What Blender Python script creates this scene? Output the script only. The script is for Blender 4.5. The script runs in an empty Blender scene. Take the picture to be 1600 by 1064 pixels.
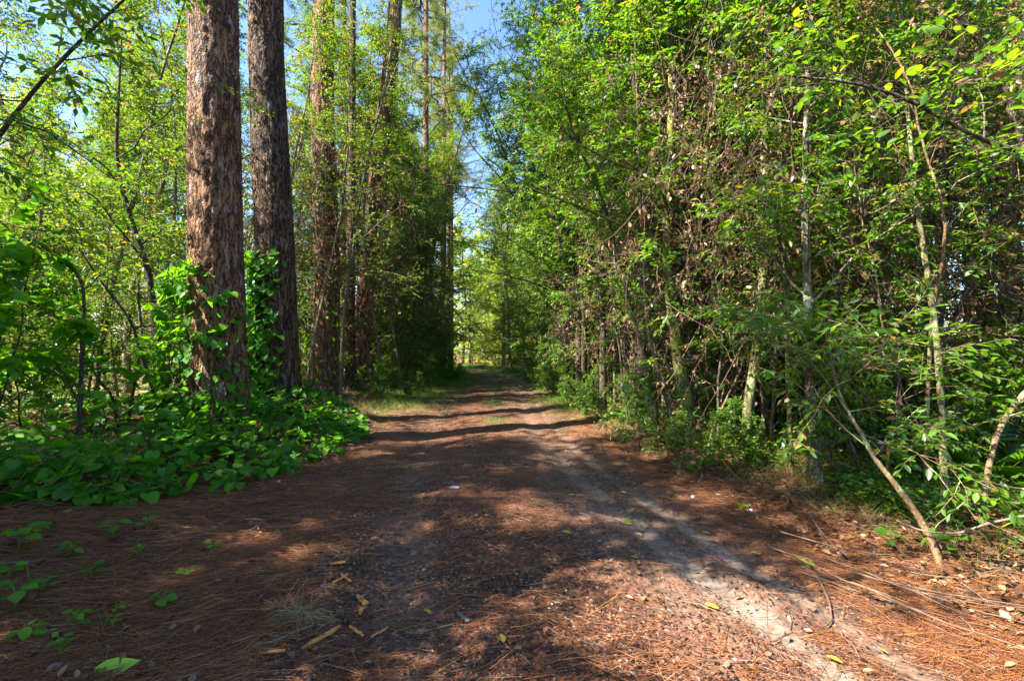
import bpy, math, random
import numpy as np
from mathutils import Vector
R = math.radians
S = bpy.context.scene
COL = S.collection

# ------------------------------------------------------------------ camera, sky, sun
F = 755.0                      # focal length in photo pixels (1600 wide)
CAM_H = 1.25
cam_d = bpy.data.cameras.new("camera"); cam = bpy.data.objects.new("camera", cam_d); COL.objects.link(cam)
cam_d.sensor_width = 36.0; cam_d.lens = 36.0 * F / 1600.0
cam_d.clip_start = 0.05; cam_d.clip_end = 3000
cam.location = (0, 0, CAM_H); cam.rotation_euler = (R(90 + 1.2), 0, 0)
S.camera = cam

SUN_DIR = Vector((-0.60, -0.27, 0.75)).normalized()      # towards the sun
w = bpy.data.worlds.new("World"); S.world = w; w.use_nodes = True
nt = w.node_tree; bg = nt.nodes["Background"]
sky = nt.nodes.new("ShaderNodeTexSky"); sky.sky_type = 'NISHITA'; sky.sun_disc = False
elev = math.asin(SUN_DIR.z); sky.sun_elevation = elev
sky.sun_rotation = math.atan2(SUN_DIR.x, SUN_DIR.y)
sky.air_density = 1.0; sky.dust_density = 0.6; sky.ozone_density = 3.0
hs = nt.nodes.new("ShaderNodeHueSaturation"); hs.inputs['Saturation'].default_value = 1.12; hs.inputs['Hue'].default_value = .507
nt.links.new(sky.outputs[0], hs.inputs['Color']); nt.links.new(hs.outputs[0], bg.inputs[0]); bg.inputs[1].default_value = 0.09
sd = bpy.data.lights.new("sun", 'SUN'); sd.energy = 5.0; sd.angle = R(0.55); sd.color = (1.0, 0.91, 0.76)
so = bpy.data.objects.new("sun", sd); COL.objects.link(so)
so.rotation_euler = SUN_DIR.to_track_quat('Z', 'Y').to_euler(); so.location = (-30, -10, 40)
S.view_settings.view_transform = 'Standard'; S.view_settings.look = 'None'
S.view_settings.gamma = 1; S.view_settings.exposure = 2.5
S.view_settings.use_curve_mapping = False
S.cycles.max_bounces = 9; S.cycles.diffuse_bounces = 7; S.cycles.transmission_bounces = 7
S.cycles.glossy_bounces = 2; S.cycles.use_denoising = True
S.cycles.caustics_reflective = False; S.cycles.caustics_refractive = False
S.cycles.sample_clamp_indirect = 6

# ------------------------------------------------------------------ terrain functions
_cy = np.array([-60, -10, 0, 1.9, 2.8, 4, 6.2, 10, 16, 22, 27, 33, 40, 60, 120.])
_cx = np.array([8, 3.0, 1.1, .47, .22, -.02, -.33, -.55, -.6, -.7, -1.3, -3.2, -7, -22, -70.])
def road_x(y): return np.interp(y, _cy, _cx)
def hwid(y): return np.interp(y, [0, 5, 16, 25, 60], [2.0, 1.85, 1.55, 1.3, 1.3])

def _hash(ix, iy, seed):
    h = (ix * 374761393 + iy * 668265263 + seed * 974711) & 0xFFFFFFFF
    h = ((h ^ (h >> 13)) * 1274126177) & 0xFFFFFFFF
    return ((h ^ (h >> 16)) & 0xFFFF) / 65535.0
def vnoise(x, y, seed=0):
    x = np.asarray(x, float); y = np.asarray(y, float)
    ix = np.floor(x).astype(np.int64); iy = np.floor(y).astype(np.int64)
    fx = x - ix; fy = y - iy; fx = fx * fx * (3 - 2 * fx); fy = fy * fy * (3 - 2 * fy)
    a = _hash(ix, iy, seed); b = _hash(ix + 1, iy, seed); c = _hash(ix, iy + 1, seed); d = _hash(ix + 1, iy + 1, seed)
    return (a * (1 - fx) + b * fx) * (1 - fy) + (c * (1 - fx) + d * fx) * fy - 0.5
def fbm(x, y, seed=0, o=4):
    s = 0; a = 1.0
    for k in range(o):
        s = s + a * vnoise(np.asarray(x) * 2 ** k, np.asarray(y) * 2 ** k, seed + k * 17); a *= .5
    return s
def sstep(a, b, x):
    t = np.clip((x - a) / (b - a), 0, 1); return t * t * (3 - 2 * t)
def gz(x, y):
    x = np.asarray(x, float); y = np.asarray(y, float)
    c = x - road_x(y); wd = hwid(y)
    z = 0.22 * sstep(-wd + .2, -wd - 2.2, c) + 0.12 * sstep(wd - .1, wd + .8, c) * (1 - .5 * sstep(wd + 1, wd + 3, c))
    z = z + 0.25 * sstep(wd + 4, wd + 20, c)
    z = z - 0.035 * np.exp(-((c - .82) / .14) ** 2) - 0.03 * np.exp(-((c - 1.12) / .13) ** 2) - 0.03 * np.exp(-((c + .85) / .25) ** 2)
    z = z + 0.05 * fbm(x * .8, y * .8, 3) + 0.018 * fbm(x * 5, y * 5, 9) * 1.0
    z = z + np.where(np.abs(c) > wd, 0.12 * fbm(x * .35, y * .35, 5), 0)* sstep(0, 1.5, np.abs(c) - wd)
    return z
def g1(x, y): return float(gz(x, y))
def at(px, py, Y):                       # photo pixel at depth Y -> world point
    a = R(1.2); vx = (px - 800) / F; vz = -(py - 532) / F
    dy = math.cos(a) - vz * math.sin(a); dz = math.sin(a) + vz * math.cos(a)
    return np.array([vx / dy * Y, Y, CAM_H + dz / dy * Y])

# ------------------------------------------------------------------ materials
def mat(name):
    m = bpy.data.materials.new(name); m.use_nodes = True
    n = m.node_tree.nodes; n.clear(); o = n.new("ShaderNodeOutputMaterial")
    return m, m.node_tree, o
def ramp(t, stops, fac, interp='LINEAR'):
    r = t.nodes.new("ShaderNodeValToRGB"); e = r.color_ramp.elements; r.color_ramp.interpolation = interp
    while len(e) < len(stops): e.new(0.5)
    for k, (p, c) in enumerate(stops):
        e[k].position = p; e[k].color = (*c, 1)
    if fac is not None: t.links.new(fac, r.inputs[0])
    return r.outputs[0]
def mixc(t, f, a, b, mode='MIX'):
    m = t.nodes.new("ShaderNodeMix"); m.data_type = 'RGBA'; m.blend_type = mode
    for i, v in ((0, f), (6, a), (7, b)):
        if hasattr(v, 'is_output'): t.links.new(v, m.inputs[i])
        else: m.inputs[i].default_value = v if i == 0 else (*v, 1)
    return m.outputs[2]
def mth(t, op, a, b=None, c=None, clamp=False):
    m = t.nodes.new("ShaderNodeMath"); m.operation = op; m.use_clamp = clamp
    for i, v in enumerate((a, b, c)):
        if v is None: continue
        if hasattr(v, 'is_output'): t.links.new(v, m.inputs[i])
        else: m.inputs[i].default_value = v
    return m.outputs[0]
def noise(t, vec, scale, det=4, rough=.6):
    n = t.nodes.new("ShaderNodeTexNoise"); n.inputs['Scale'].default_value = scale
    n.inputs['Detail'].default_value = det; n.inputs['Roughness'].default_value = rough
    if vec is not None: t.links.new(vec, n.inputs['Vector'])
    return n.outputs['Fac']
def attr(t, name):
    a = t.nodes.new("ShaderNodeAttribute"); a.attribute_name = name; return a.outputs['Fac']
def mapping(t, scale=(1, 1, 1), kind='Object'):
    tc = t.nodes.new("ShaderNodeTexCoord"); m = t.nodes.new("ShaderNodeMapping")
    m.inputs['Scale'].default_value = scale; t.links.new(tc.outputs[kind], m.inputs[0]); return m.outputs[0]

def leaf_mat(name, stops, trans=(0.30, 0.5, .05), tmix=.45, gloss=.03, rough=.45, tgain=3.2):
    m, t, o = mat(name)
    info = t.nodes.new("ShaderNodeObjectInfo")
    f = mth(t, 'ADD', attr(t, 'tint'), mth(t, 'MULTIPLY', mth(t, 'SUBTRACT', info.outputs['Random'], .5), .10), clamp=True)
    col = ramp(t, stops, f)
    tcol = mixc(t, 1.0, col, (tgain * 1.25, tgain * 1.05, tgain * .45), 'MULTIPLY')
    d = t.nodes.new("ShaderNodeBsdfDiffuse"); t.links.new(col, d.inputs[0])
    tr = t.nodes.new("ShaderNodeBsdfTranslucent"); t.links.new(tcol, tr.inputs[0])
    mx = t.nodes.new("ShaderNodeMixShader"); mx.inputs[0].default_value = tmix
    t.links.new(d.outputs[0], mx.inputs[1]); t.links.new(tr.outputs[0], mx.inputs[2])
    g = t.nodes.new("ShaderNodeBsdfGlossy"); g.inputs['Roughness'].default_value = rough; g.inputs[0].default_value = (.9, .95, 1, 1)
    m2 = t.nodes.new("ShaderNodeMixShader"); m2.inputs[0].default_value = gloss
    t.links.new(mx.outputs[0], m2.inputs[1]); t.links.new(g.outputs[0], m2.inputs[2])
    t.links.new(m2.outputs[0], o.inputs[0]); return m

BROWN = [(0.905, (.105, .085, .040)), (1.0, (.12, .080, .045))]
M = {}
M['leaf_oak'] = leaf_mat('leaf_oak', [(0, (.028, .088, .005)), (.4, (.054, .130, .006)), (.75, (.105, .178, .008)), (.86, (.19, .20, .012))] + BROWN, tmix=.45, tgain=2.3)
M['leaf_green'] = leaf_mat('leaf_green', [(0, (.023, .080, .005)), (.45, (.050, .134, .006)), (.8, (.104, .192, .009)), (.88, (.20, .20, .012))] + BROWN, tmix=.43, tgain=2.7)
M['leaf_vine'] = leaf_mat('leaf_vine', [(0, (.022, .095, .004)), (.5, (.048, .165, .006)), (.86, (.095, .25, .008)), (.97, (.13, .28, .01)), (1, (.3, .28, .04))], tmix=.38, gloss=.015, rough=.55)
M['leaf_far_glow'] = leaf_mat('leaf_far_glow', [(0, (.085, .16, .015)), (.5, (.15, .23, .02)), (.85, (.24, .30, .03))] + BROWN, tmix=.45, tgain=3.6)  # far leaves brightened in colour and translucency to paint the sunlit lane-end glow
M['needle_green'] = leaf_mat('needle_green', [(0, (.07, .12, .03)), (.6, (.12, .18, .045)), (.9, (.19, .22, .06)), (1, (.25, .17, .07))], tmix=.25)
M['leaf_dead'] = leaf_mat('leaf_dead', [(0, (.055, .030, .016)), (.5, (.13, .068, .034)), (.85, (.26, .15, .085)), (1, (.32, .21, .12))], tmix=.2, gloss=.03, tgain=1.2)
M['litter'] = leaf_mat('litter', [(0, (.018, .010, .008)), (.35, (.06, .025, .015)), (.65, (.14, .050, .022)), (.88, (.20, .09, .045)), (1, (.24, .16, .11))], tmix=.1, gloss=.05, tgain=1.2)
M['needles'] = leaf_mat('needles', [(0, (.085, .030, .011)), (.5, (.21, .072, .020)), (.85, (.28, .10, .030)), (1, (.38, .19, .07))], tmix=.08, gloss=.05, rough=.4, tgain=1.2)
M['grass'] = leaf_mat('grass', [(0, (.06, .13, .015)), (.6, (.12, .22, .025)), (.9, (.21, .28, .04)), (1, (.36, .30, .12))], tmix=.4)
M['dry_grass'] = leaf_mat('dry_grass', [(0, (.22, .17, .07)), (1, (.46, .36, .17))], tmix=.2, tgain=1.2)
M['yellow_leaf'] = leaf_mat('yellow_leaf', [(0, (.20, .27, .02)), (.5, (.36, .34, .03)), (1, (.42, .27, .04))], tmix=.2, tgain=1.2)
M['lime_leaf'] = leaf_mat('lime_leaf', [(0, (.10, .34, .02)), (1, (.40, .52, .03))], tmix=.2, tgain=1.2)

def bark_mat(name, dark, mid, light, sx=14, sz=4.0, bump=.03, lichen=None, lich_amt=.5, crack=.12, rough=.85):
    m, t, o = mat(name)
    v0 = mapping(t, (1, 1, 1))
    nz = t.nodes.new("ShaderNodeTexNoise"); nz.inputs['Scale'].default_value = 9; nz.inputs['Detail'].default_value = 3
    t.links.new(v0, nz.inputs['Vector'])
    vm = t.nodes.new("ShaderNodeVectorMath"); vm.operation = 'MULTIPLY_ADD'
    t.links.new(nz.outputs['Color'], vm.inputs[0]); vm.inputs[1].default_value = (1.5 / sx, 1.5 / sx, .7 / sz); t.links.new(v0, vm.inputs[2])
    def ridged(fx, fz):
        mp = t.nodes.new("ShaderNodeMapping"); mp.inputs['Scale'].default_value = (fx, fx, fz); t.links.new(vm.outputs[0], mp.inputs[0])
        n = noise(t, mp.outputs[0], 1, 3, .55)
        return mth(t, 'MULTIPLY', mth(t, 'ABSOLUTE', mth(t, 'SUBTRACT', n, .5)), 6.0, clamp=True), mp
    ra, mp = ridged(sx, sz); rb, _ = ridged(sx * .9, sz * 3.2)
    vc = t.nodes.new("ShaderNodeTexVoronoi"); vc.feature = 'F1'; vc.inputs['Scale'].default_value = 1.6; t.links.new(mp.outputs[0], vc.inputs['Vector'])
    sep = t.nodes.new("ShaderNodeSeparateColor"); t.links.new(vc.outputs['Color'], sep.inputs[0])
    fine = noise(t, mapping(t, (sx * 3.2, sx * 3.2, sz * 3.6)), 1, 5, .75)
    big = noise(t, v0, 1.3, 3, .6)
    plate = mth(t, 'ADD', mth(t, 'MULTIPLY_ADD', fine, .75, mth(t, 'MULTIPLY', sep.outputs[0], .25)), mth(t, 'MULTIPLY', mth(t, 'SUBTRACT', big, .5), .5))
    base = ramp(t, [(.25, mid), (.60, light), (.82, tuple(min(1, c * 1.5) for c in light))], plate)
    hh = mth(t, 'MULTIPLY', mth(t, 'MULTIPLY_ADD', rb, .35, .65), ra)
    base = mixc(t, ramp(t, [(.45, (0, 0, 0)), (.68, (.6, .6, .6))], noise(t, mapping(t, (2.3, 2.3, 1.1)), 1, 4, .65)), base, tuple(.55 * (light[0] + light[1]) / 2 * k for k in (1.05, .95, .82)))
    edge = ramp(t, [(.02, (0, 0, 0)), (.12 + crack * 2.2, (1, 1, 1))], mth(t, 'ADD', hh, mth(t, 'MULTIPLY', mth(t, 'SUBTRACT', fine, .5), .35)))
    col = mixc(t, edge, dark, base)
    if lichen:
        ln = noise(t, mapping(t, (7, 7, 3.5)), 1, 5, .68)
        lf = ramp(t, [(.62 - lich_amt * .25, (0, 0, 0)), (.66 - lich_amt * .2, (1, 1, 1))], ln)
        col = mixc(t, mth(t, 'MULTIPLY', lf, .85), col, lichen)
    h = mth(t, 'ADD', mth(t, 'MULTIPLY', mth(t, 'MINIMUM', hh, .6), 1.2), mth(t, 'MULTIPLY', fine, .5))
    b = t.nodes.new("ShaderNodeBump"); b.inputs['Strength'].default_value = 1; b.inputs['Distance'].default_value = bump
    t.links.new(h, b.inputs['Height'])
    p = t.nodes.new("ShaderNodeBsdfPrincipled"); p.inputs['Roughness'].default_value = rough
    p.inputs['Specular IOR Level'].default_value = .25
    t.links.new(col, p.inputs['Base Color']); t.links.new(b.outputs[0], p.inputs['Normal']); t.links.new(p.outputs[0], o.inputs[0]); return m
M['bark_pine'] = bark_mat('bark_pine', (.034, .017, .010), (.165, .075, .036), (.40, .215, .112), 17, 2.3, .06, (.46, .45, .43), .04, .10)
M['bark_pine_dark'] = bark_mat('bark_pine_dark', (.020, .013, .009), (.075, .045, .030), (.25, .140, .082), 17, 2.2, .06, (.25, .24, .2), .03, .14)
M['bark_thin'] = bark_mat('bark_thin', (.05, .038, .026), (.10, .07, .045), (.22, .16, .10), 30, 10, .006, (.28, .28, .17), .35)
M['bark_dark'] = bark_mat('bark_dark', (.018, .014, .010), (.05, .038, .026), (.11, .085, .06), 30, 9, .006, (.16, .18, .10), .2)
M['bark_lichen'] = bark_mat('bark_lichen', (.05, .045, .02), (.085, .075, .03), (.18, .165, .07), 26, 12, .006, (.26, .28, .13), .4)
M['bark_white'] = bark_mat('bark_white', (.05, .04, .03), (.11, .085, .05), (.20, .165, .105), 22, 9, .006, (.42, .41, .29), .35)
M['bark_tan'] = bark_mat('bark_tan', (.10, .06, .03), (.11, .066, .032), (.22, .14, .07), 24, 8, .006, (.30, .31, .14), .35)
M['bark_moss'] = bark_mat('bark_moss', (.03, .03, .01), (.10, .10, .025), (.20, .20, .05), 24, 8, .008, (.20, .24, .045), .55)

def plain(name, c, rough=.8, var=.25, scale=30, bump=0.0, c2=None, kind='Object'):
    m, t, o = mat(name)
    n = noise(t, mapping(t, (1, 1, 1), kind), scale, 5, .65)
    col = ramp(t, [(.3, tuple(x * (1 - var) for x in c)), (.7, c2 or tuple(min(1, x * (1 + var)) for x in c))], n)
    p = t.nodes.new("ShaderNodeBsdfPrincipled"); p.inputs['Roughness'].default_value = rough
    t.links.new(col, p.inputs['Base Color'])
    if bump:
        b = t.nodes.new("ShaderNodeBump"); b.inputs['Distance'].default_value = bump; t.links.new(n, b.inputs['Height']); t.links.new(b.outputs[0], p.inputs['Normal'])
    t.links.new(p.outputs[0], o.inputs[0]); return m
M['split_wood'] = plain('split_wood', (.48, .19, .045), .7, .5, 60, .002)
M['twig_grey'] = plain('twig_grey', (.13, .10, .075), .8, .4, 25)
M['twig_brown'] = plain('twig_brown', (.11, .065, .04), .8, .45, 25)
M['fence_post'] = plain('fence_post', (.30, .26, .21), .9, .3, 12)
M['wire'] = plain('wire', (.42, .42, .42), .5, .1, 5)
M['wall_white'] = plain('wall_white', (.74, .74, .72), .7, .06, 3)
M['roof_grey'] = plain('roof_grey', (.30, .30, .31), .6, .12, 6)
M['dark_glass'] = plain('dark_glass', (.03, .035, .04), .15, .1, 3)
M['blue_plastic'] = plain('blue_plastic', (.16, .36, .55), .35, .45, 14, .01, (.40, .58, .70))
M['tan_card'] = plain('tan_card', (.45, .27, .13), .85, .25, 10, .005)
M['stone_pale'] = plain('stone_pale', (.42, .40, .40), .7, .3, 40, .003)

def ground_mat():
    m, t, o = mat('forest_ground')
    tc = t.nodes.new("ShaderNodeTexCoord"); P = tc.outputs['Object']
    c = attr(t, 'cx'); wdt = attr(t, 'edge')            # signed metres from road centre; metres outside the road edge
    def vor(scale, rnd=1.0, feat='F1'):
        v = t.nodes.new("ShaderNodeTexVoronoi"); v.feature = feat; v.inputs['Scale'].default_value = scale
        wn = t.nodes.new("ShaderNodeTexNoise"); wn.inputs['Scale'].default_value = scale * .6; wn.inputs['Detail'].default_value = 2
        t.links.new(P, wn.inputs['Vector'])
        vm = t.nodes.new("ShaderNodeVectorMath"); vm.operation = 'MULTIPLY_ADD'; vm.inputs[1].default_value = (.6 / scale,) * 3
        t.links.new(wn.outputs['Color'], vm.inputs[0]); t.links.new(P, vm.inputs[2]); t.links.new(vm.outputs[0], v.inputs['Vector'])
        s = t.nodes.new("ShaderNodeSeparateColor"); t.links.new(v.outputs['Color'], s.inputs[0]); return s.outputs[0], s.outputs[1], v.outputs['Distance']
    a1, a2, ad = vor(70); b1, b2, bd = vor(26)
    litter = ramp(t, [(0, (.016, .008, .004)), (.45, (.052, .020, .009)), (.75, (.12, .043, .016)), (.92, (.19, .075, .03)), (1, (.26, .15, .08))], a1)
    litter = mixc(t, mth(t, 'GREATER_THAN', b2, .62), litter, ramp(t, [(0, (.05, .026, .018)), (1, (.17, .075, .04))], b1))
    track = ramp(t, [(0, (.016, .008, .004)), (.5, (.058, .025, .012)), (.85, (.13, .052, .023)), (.97, (.20, .105, .06)), (1, (.30, .25, .20))], a2)
    n1 = noise(t, P, 1.6, 5, .65); n2 = noise(t, P, 9, 5, .7)
    # reddish wash of needles over the track
    red = mixc(t, .5, track, (.20, .068, .032))
    track = mixc(t, ramp(t, [(.45, (0, 0, 0)), (.62, (1, 1, 1))], n1), track, red)
    sand = ramp(t, [(.25, (.08, .05, .035)), (.5, (.21, .165, .13)), (.8, (.42, .36, .30))], noise(t, P, 28, 5, .75))
    cw = mth(t, 'ADD', c, mth(t, 'MULTIPLY', mth(t, 'SUBTRACT', noise(t, P, 1.1, 3, .6), .5), .16))
    def rut(pos, wid, amt):
        d = mth(t, 'DIVIDE', mth(t, 'ABSOLUTE', mth(t, 'SUBTRACT', cw, pos)), wid)
        g = mth(t, 'SUBTRACT', 1.0, d, clamp=True)
        return mth(t, 'MULTIPLY', mth(t, 'MULTIPLY', g, amt), mth(t, 'MULTIPLY', n2, 2.3), clamp=True)
    r = mth(t, 'MAXIMUM', mth(t, 'MAXIMUM', rut(.80, .12, 2.2), rut(1.13, .08, 1.4)), mth(t, 'MAXIMUM', rut(-.85, .25, .30), rut(.85, .75, .45)))
    r = mth(t, 'MULTIPLY', r, ramp(t, [(.30, (.15, .15, .15)), (.55, (1, 1, 1))], n1))
    sp = t.nodes.new('ShaderNodeSeparateXYZ'); t.links.new(P, sp.inputs[0])
    r = mth(t, 'MULTIPLY', r, ramp(t, [(0, (1, 1, 1)), (.14, (.9, .9, .9)), (.36, (.3, .3, .3))], mth(t, 'DIVIDE', sp.outputs[1], 20.0)))
    track = mixc(t, r, track, sand)
    e = mth(t, 'ADD', wdt, mth(t, 'MULTIPLY', mth(t, 'SUBTRACT', n1, .5), 1.2))
    col = mixc(t, ramp(t, [(.35, (0, 0, 0)), (.62, (1, 1, 1))], mth(t, 'MULTIPLY_ADD', e, .5, .5)), track, litter)
    # far left: open meadow
    mead = ramp(t, [(.3, (.10, .17, .03)), (.55, (.26, .28, .08)), (.75, (.42, .36, .17))], noise(t, P, 3, 5, .7))
    col = mixc(t, ramp(t, [(.4, (0, 0, 0)), (.6, (1, 1, 1))], attr(t, 'meadow')), col, mead)
    # thin green film along the far edges
    gf = mth(t, 'MULTIPLY', attr(t, 'green'), ramp(t, [(.4, (0, 0, 0)), (.6, (1, 1, 1))], noise(t, P, 2.2, 4, .6)))
    col = mixc(t, mth(t, 'MULTIPLY', gf, .8), col, (.11, .17, .03))
    h = mth(t, 'ADD', mth(t, 'MULTIPLY', a2, .5), mth(t, 'ADD', mth(t, 'MULTIPLY', b1, .6), mth(t, 'MULTIPLY', n2, 1.2)))
    b = t.nodes.new("ShaderNodeBump"); b.inputs['Strength'].default_value = .9; b.inputs['Distance'].default_value = .012
    t.links.new(h, b.inputs['Height'])
    p = t.nodes.new("ShaderNodeBsdfPrincipled"); p.inputs['Roughness'].default_value = .8; p.inputs['Specular IOR Level'].default_value = .35
    t.links.new(col, p.inputs['Base Color']); t.links.new(b.outputs[0], p.inputs['Normal']); t.links.new(p.outputs[0], o.inputs[0])
    return m
M['ground'] = ground_mat()

# ------------------------------------------------------------------ mesh helpers
def mesh(name, V, faces, mats, tint=None, midx=None, smooth=False, extra=None):
    """V (n,3); faces = list of int arrays (m,k), one array per face size"""
    me = bpy.data.meshes.new(name)
    V = np.asarray(V, np.float32)
    faces = [np.asarray(f, np.int32) for f in faces if len(f)]
    me.vertices.add(len(V)); me.vertices.foreach_set('co', V.ravel())
    nl = sum(f.size for f in faces); nf = sum(len(f) for f in faces)
    me.loops.add(nl); me.polygons.add(nf)
    me.loops.foreach_set('vertex_index', np.concatenate([f.ravel() for f in faces]))
    tot = np.concatenate([np.full(len(f), f.shape[1], np.int32) for f in faces])
    st = np.concatenate([[0], np.cumsum(tot)[:-1]]).astype(np.int32)
    me.polygons.foreach_set('loop_start', st); me.polygons.foreach_set('loop_total', tot)
    if midx is not None: me.polygons.foreach_set('material_index', np.asarray(midx, np.int32))
    if smooth: me.polygons.foreach_set('use_smooth', np.ones(nf, bool))
    for m_ in (mats if isinstance(mats, (list, tuple)) else [mats]): me.materials.append(m_)
    if tint is not None:
        a = me.attributes.new('tint', 'FLOAT', 'POINT'); a.data.foreach_set('value', np.asarray(tint, np.float32))
    for k, v in (extra or {}).items():
        a = me.attributes.new(k, 'FLOAT', 'POINT'); a.data.foreach_set('value', np.asarray(v, np.float32))
    me.update(calc_edges=True); me.validate(clean_customdata=False)
    return me
def obj(name, me, parent=None, loc=None):
    o = bpy.data.objects.new(name, me); COL.objects.link(o)
    if parent is not None: o.parent = parent
    if loc is not None: o.location = loc
    return o
def tag(o, label=None, cat=None, group=None, kind=None):
    for k, v in (('label', label), ('category', cat), ('group', group), ('kind', kind)):
        if v: o[k] = v
    return o
def thing(name, label, cat, loc=(0, 0, 0), rz=0, group=None):
    o = bpy.data.objects.new(name, None); COL.objects.link(o); o.empty_display_size = .2
    o.location = loc; o.rotation_euler = (0, 0, rz); return tag(o, label, cat, group)
def nrm(v): return v / np.maximum(np.linalg.norm(v, axis=-1, keepdims=True), 1e-9)

def tubes(P, Rad, k=5, jitter=None, rng=None):
    """P (n,m,3), Rad (n,m) -> V, quads"""
    n, m, _ = P.shape
    T = np.empty_like(P); T[:, 1:-1] = P[:, 2:] - P[:, :-2]; T[:, 0] = P[:, 1] - P[:, 0]; T[:, -1] = P[:, -1] - P[:, -2]
    T = nrm(T)
    mt = nrm(T.mean(axis=1, keepdims=True))
    ref = np.where(np.abs(mt[..., 2:3]) > .8, np.array([1., 0, 0]), np.array([0, 0, 1.]))
    A = nrm(np.cross(T, np.broadcast_to(ref, T.shape))); B = np.cross(T, A)
    th = np.linspace(0, 2 * np.pi, k, endpoint=False)
    r = Rad[:, :, None, None]
    V = P[:, :, None, :] + r * (np.cos(th)[None, None, :, None] * A[:, :, None, :] + np.sin(th)[None, None, :, None] * B[:, :, None, :])
    if jitter: V = V + rng.normal(0, 1, (n, m, k, 1)) * jitter * r * (V - P[:, :, None, :]) / np.maximum(r, 1e-6)
    idx = np.arange(n * m * k).reshape(n, m, k)
    a = idx[:, :-1]; b = idx[:, 1:]
    q = np.stack([a, np.roll(a, -1, 2), np.roll(b, -1, 2), b], -1).reshape(-1, 4)
    return V.reshape(-1, 3), q

def walk(rng, P0, D, L, nseg, wander=.15, trop=(0, 0, 0.)):
    n = len(P0); P = np.empty((n, nseg + 1, 3)); P[:, 0] = P0; D = nrm(D.copy()); trop = np.asarray(trop)
    for s in range(nseg):
        D = nrm(D + rng.normal(0, wander, (n, 3)) + trop)
        P[:, s + 1] = P[:, s] + D * (L / nseg)[:, None]
    return P
def sample(rng, P, cnt, t0, t1, strat=True):
    """cnt children per parent polyline -> idx, pos, tangent, t"""
    n, m, _ = P.shape
    idx = np.repeat(np.arange(n), cnt)
    u = (np.tile(np.arange(cnt), n) + rng.random(n * cnt)) / cnt
    t = t0 + (t1 - t0) * u
    s = t * (m - 1); i = np.minimum(s.astype(int), m - 2); f = (s - i)[:, None]
    a = P[idx, i]; b = P[idx, i + 1]
    return idx, a * (1 - f) + b * f, nrm(b - a), t

# leaf templates: verts (x across, y along, z up), faces
LEAF6 = (np.array([[0, 0, 0], [.30, .30, .06], [.27, .66, .05], [0, 1, -.05], [-.27, .66, .05], [-.30, .30, .06]]), [[[0, 1, 2, 3], [0, 3, 4, 5]]])
LEAFN = (np.array([[0, 0, 0], [.17, .25, .04], [.16, .62, .03], [0, 1, -.08], [-.16, .62, .03], [-.17, .25, .04]]), [[[0, 1, 2, 3], [0, 3, 4, 5]]])
_hx = [(0, 0), (.20, -.13), (.42, -.06), (.52, .20), (.44, .48), (.22, .80), (0, 1.08)]
HEART = (np.array([[x, y, .10 * x / .5 - .10 * max(0, y - .3) ** 2 - (.03 if i == 1 else 0)] for i, (x, y) in enumerate(_hx)] +
                  [[-x, y, .10 * x / .5 - .10 * max(0, y - .3) ** 2] for (x, y) in _hx[1:-1][::-1]] + [[0, .35, 0], [0, .7, -.02]]),
         [[[0, 1, 2, 12], [12, 2, 3, 4], [12, 4, 5, 13], [0, 12, 10, 11], [12, 8, 9, 10], [12, 13, 7, 8]], [[13, 5, 6], [13, 6, 7]]])
LEAF10 = (np.array([[0, 0, 0], [.16, .14, .03], [.29, .38, .06], [.25, .66, .05], [.11, .88, .0], [0, 1.0, -.06],
                    [-.11, .88, .0], [-.25, .66, .05], [-.29, .38, .06], [-.16, .14, .03], [0, .4, 0], [0, .72, 0]]),
          [[[0, 1, 2, 10], [10, 2, 3, 11], [11, 3, 4, 5], [0, 10, 8, 9], [10, 11, 7, 8], [11, 5, 6, 7]]])
def _tuft():
    rr = np.random.default_rng(5); V = []; Fc = []
    for k in range(14):
        a = k * 2.4; e = .3 + .5 * rr.random(); d = np.array([math.cos(a) * e, .75 + .3 * rr.random(), math.sin(a) * e]); d /= np.linalg.norm(d)
        s = nrm(np.cross(d, rr.normal(0, 1, 3))) * .018; b = len(V)
        V += [-s, s, d * (.8 + .3 * rr.random()) + [0, 0, -.10]]; Fc.append([b, b + 1, b + 2])
    return (np.array(V), [Fc])
TUFT = _tuft()
def leaves(tmpl, P, D, N, size, tint, wide=None, rng=None):
    TV, TF = tmpl; n = len(P); k = len(TV)
    D = nrm(D); N = nrm(N - (N * D).sum(-1, keepdims=True) * D); X = np.cross(D, N)
    sx = size if wide is None else size * wide
    V = P[:, None] + TV[None, :, 0, None] * X[:, None] * sx[:, None, None] + TV[None, :, 1, None] * D[:, None] * size[:, None, None] + TV[None, :, 2, None] * N[:, None] * size[:, None, None]
    off = (np.arange(n) * k)[:, None, None]
    Fs = [(np.asarray(f)[None] + off).reshape(-1, len(f[0])) for f in TF]
    return V.reshape(-1, 3), Fs, np.repeat(tint, k)
def merge(parts):
    """parts: list of (V, [faces], tint or None) -> V, faces by size, tint"""
    Vs = []; by = {}; ts = []; o = 0
    for V, Fs, t in parts:
        Vs.append(V); ts.append(t if t is not None else np.zeros(len(V)))
        for f in Fs:
            f = np.asarray(f)
            if len(f): by.setdefault(f.shape[1], []).append(f + o)
        o += len(V)
    return np.concatenate(Vs), [np.concatenate(by[k]) for k in sorted(by)], np.concatenate(ts)

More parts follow.
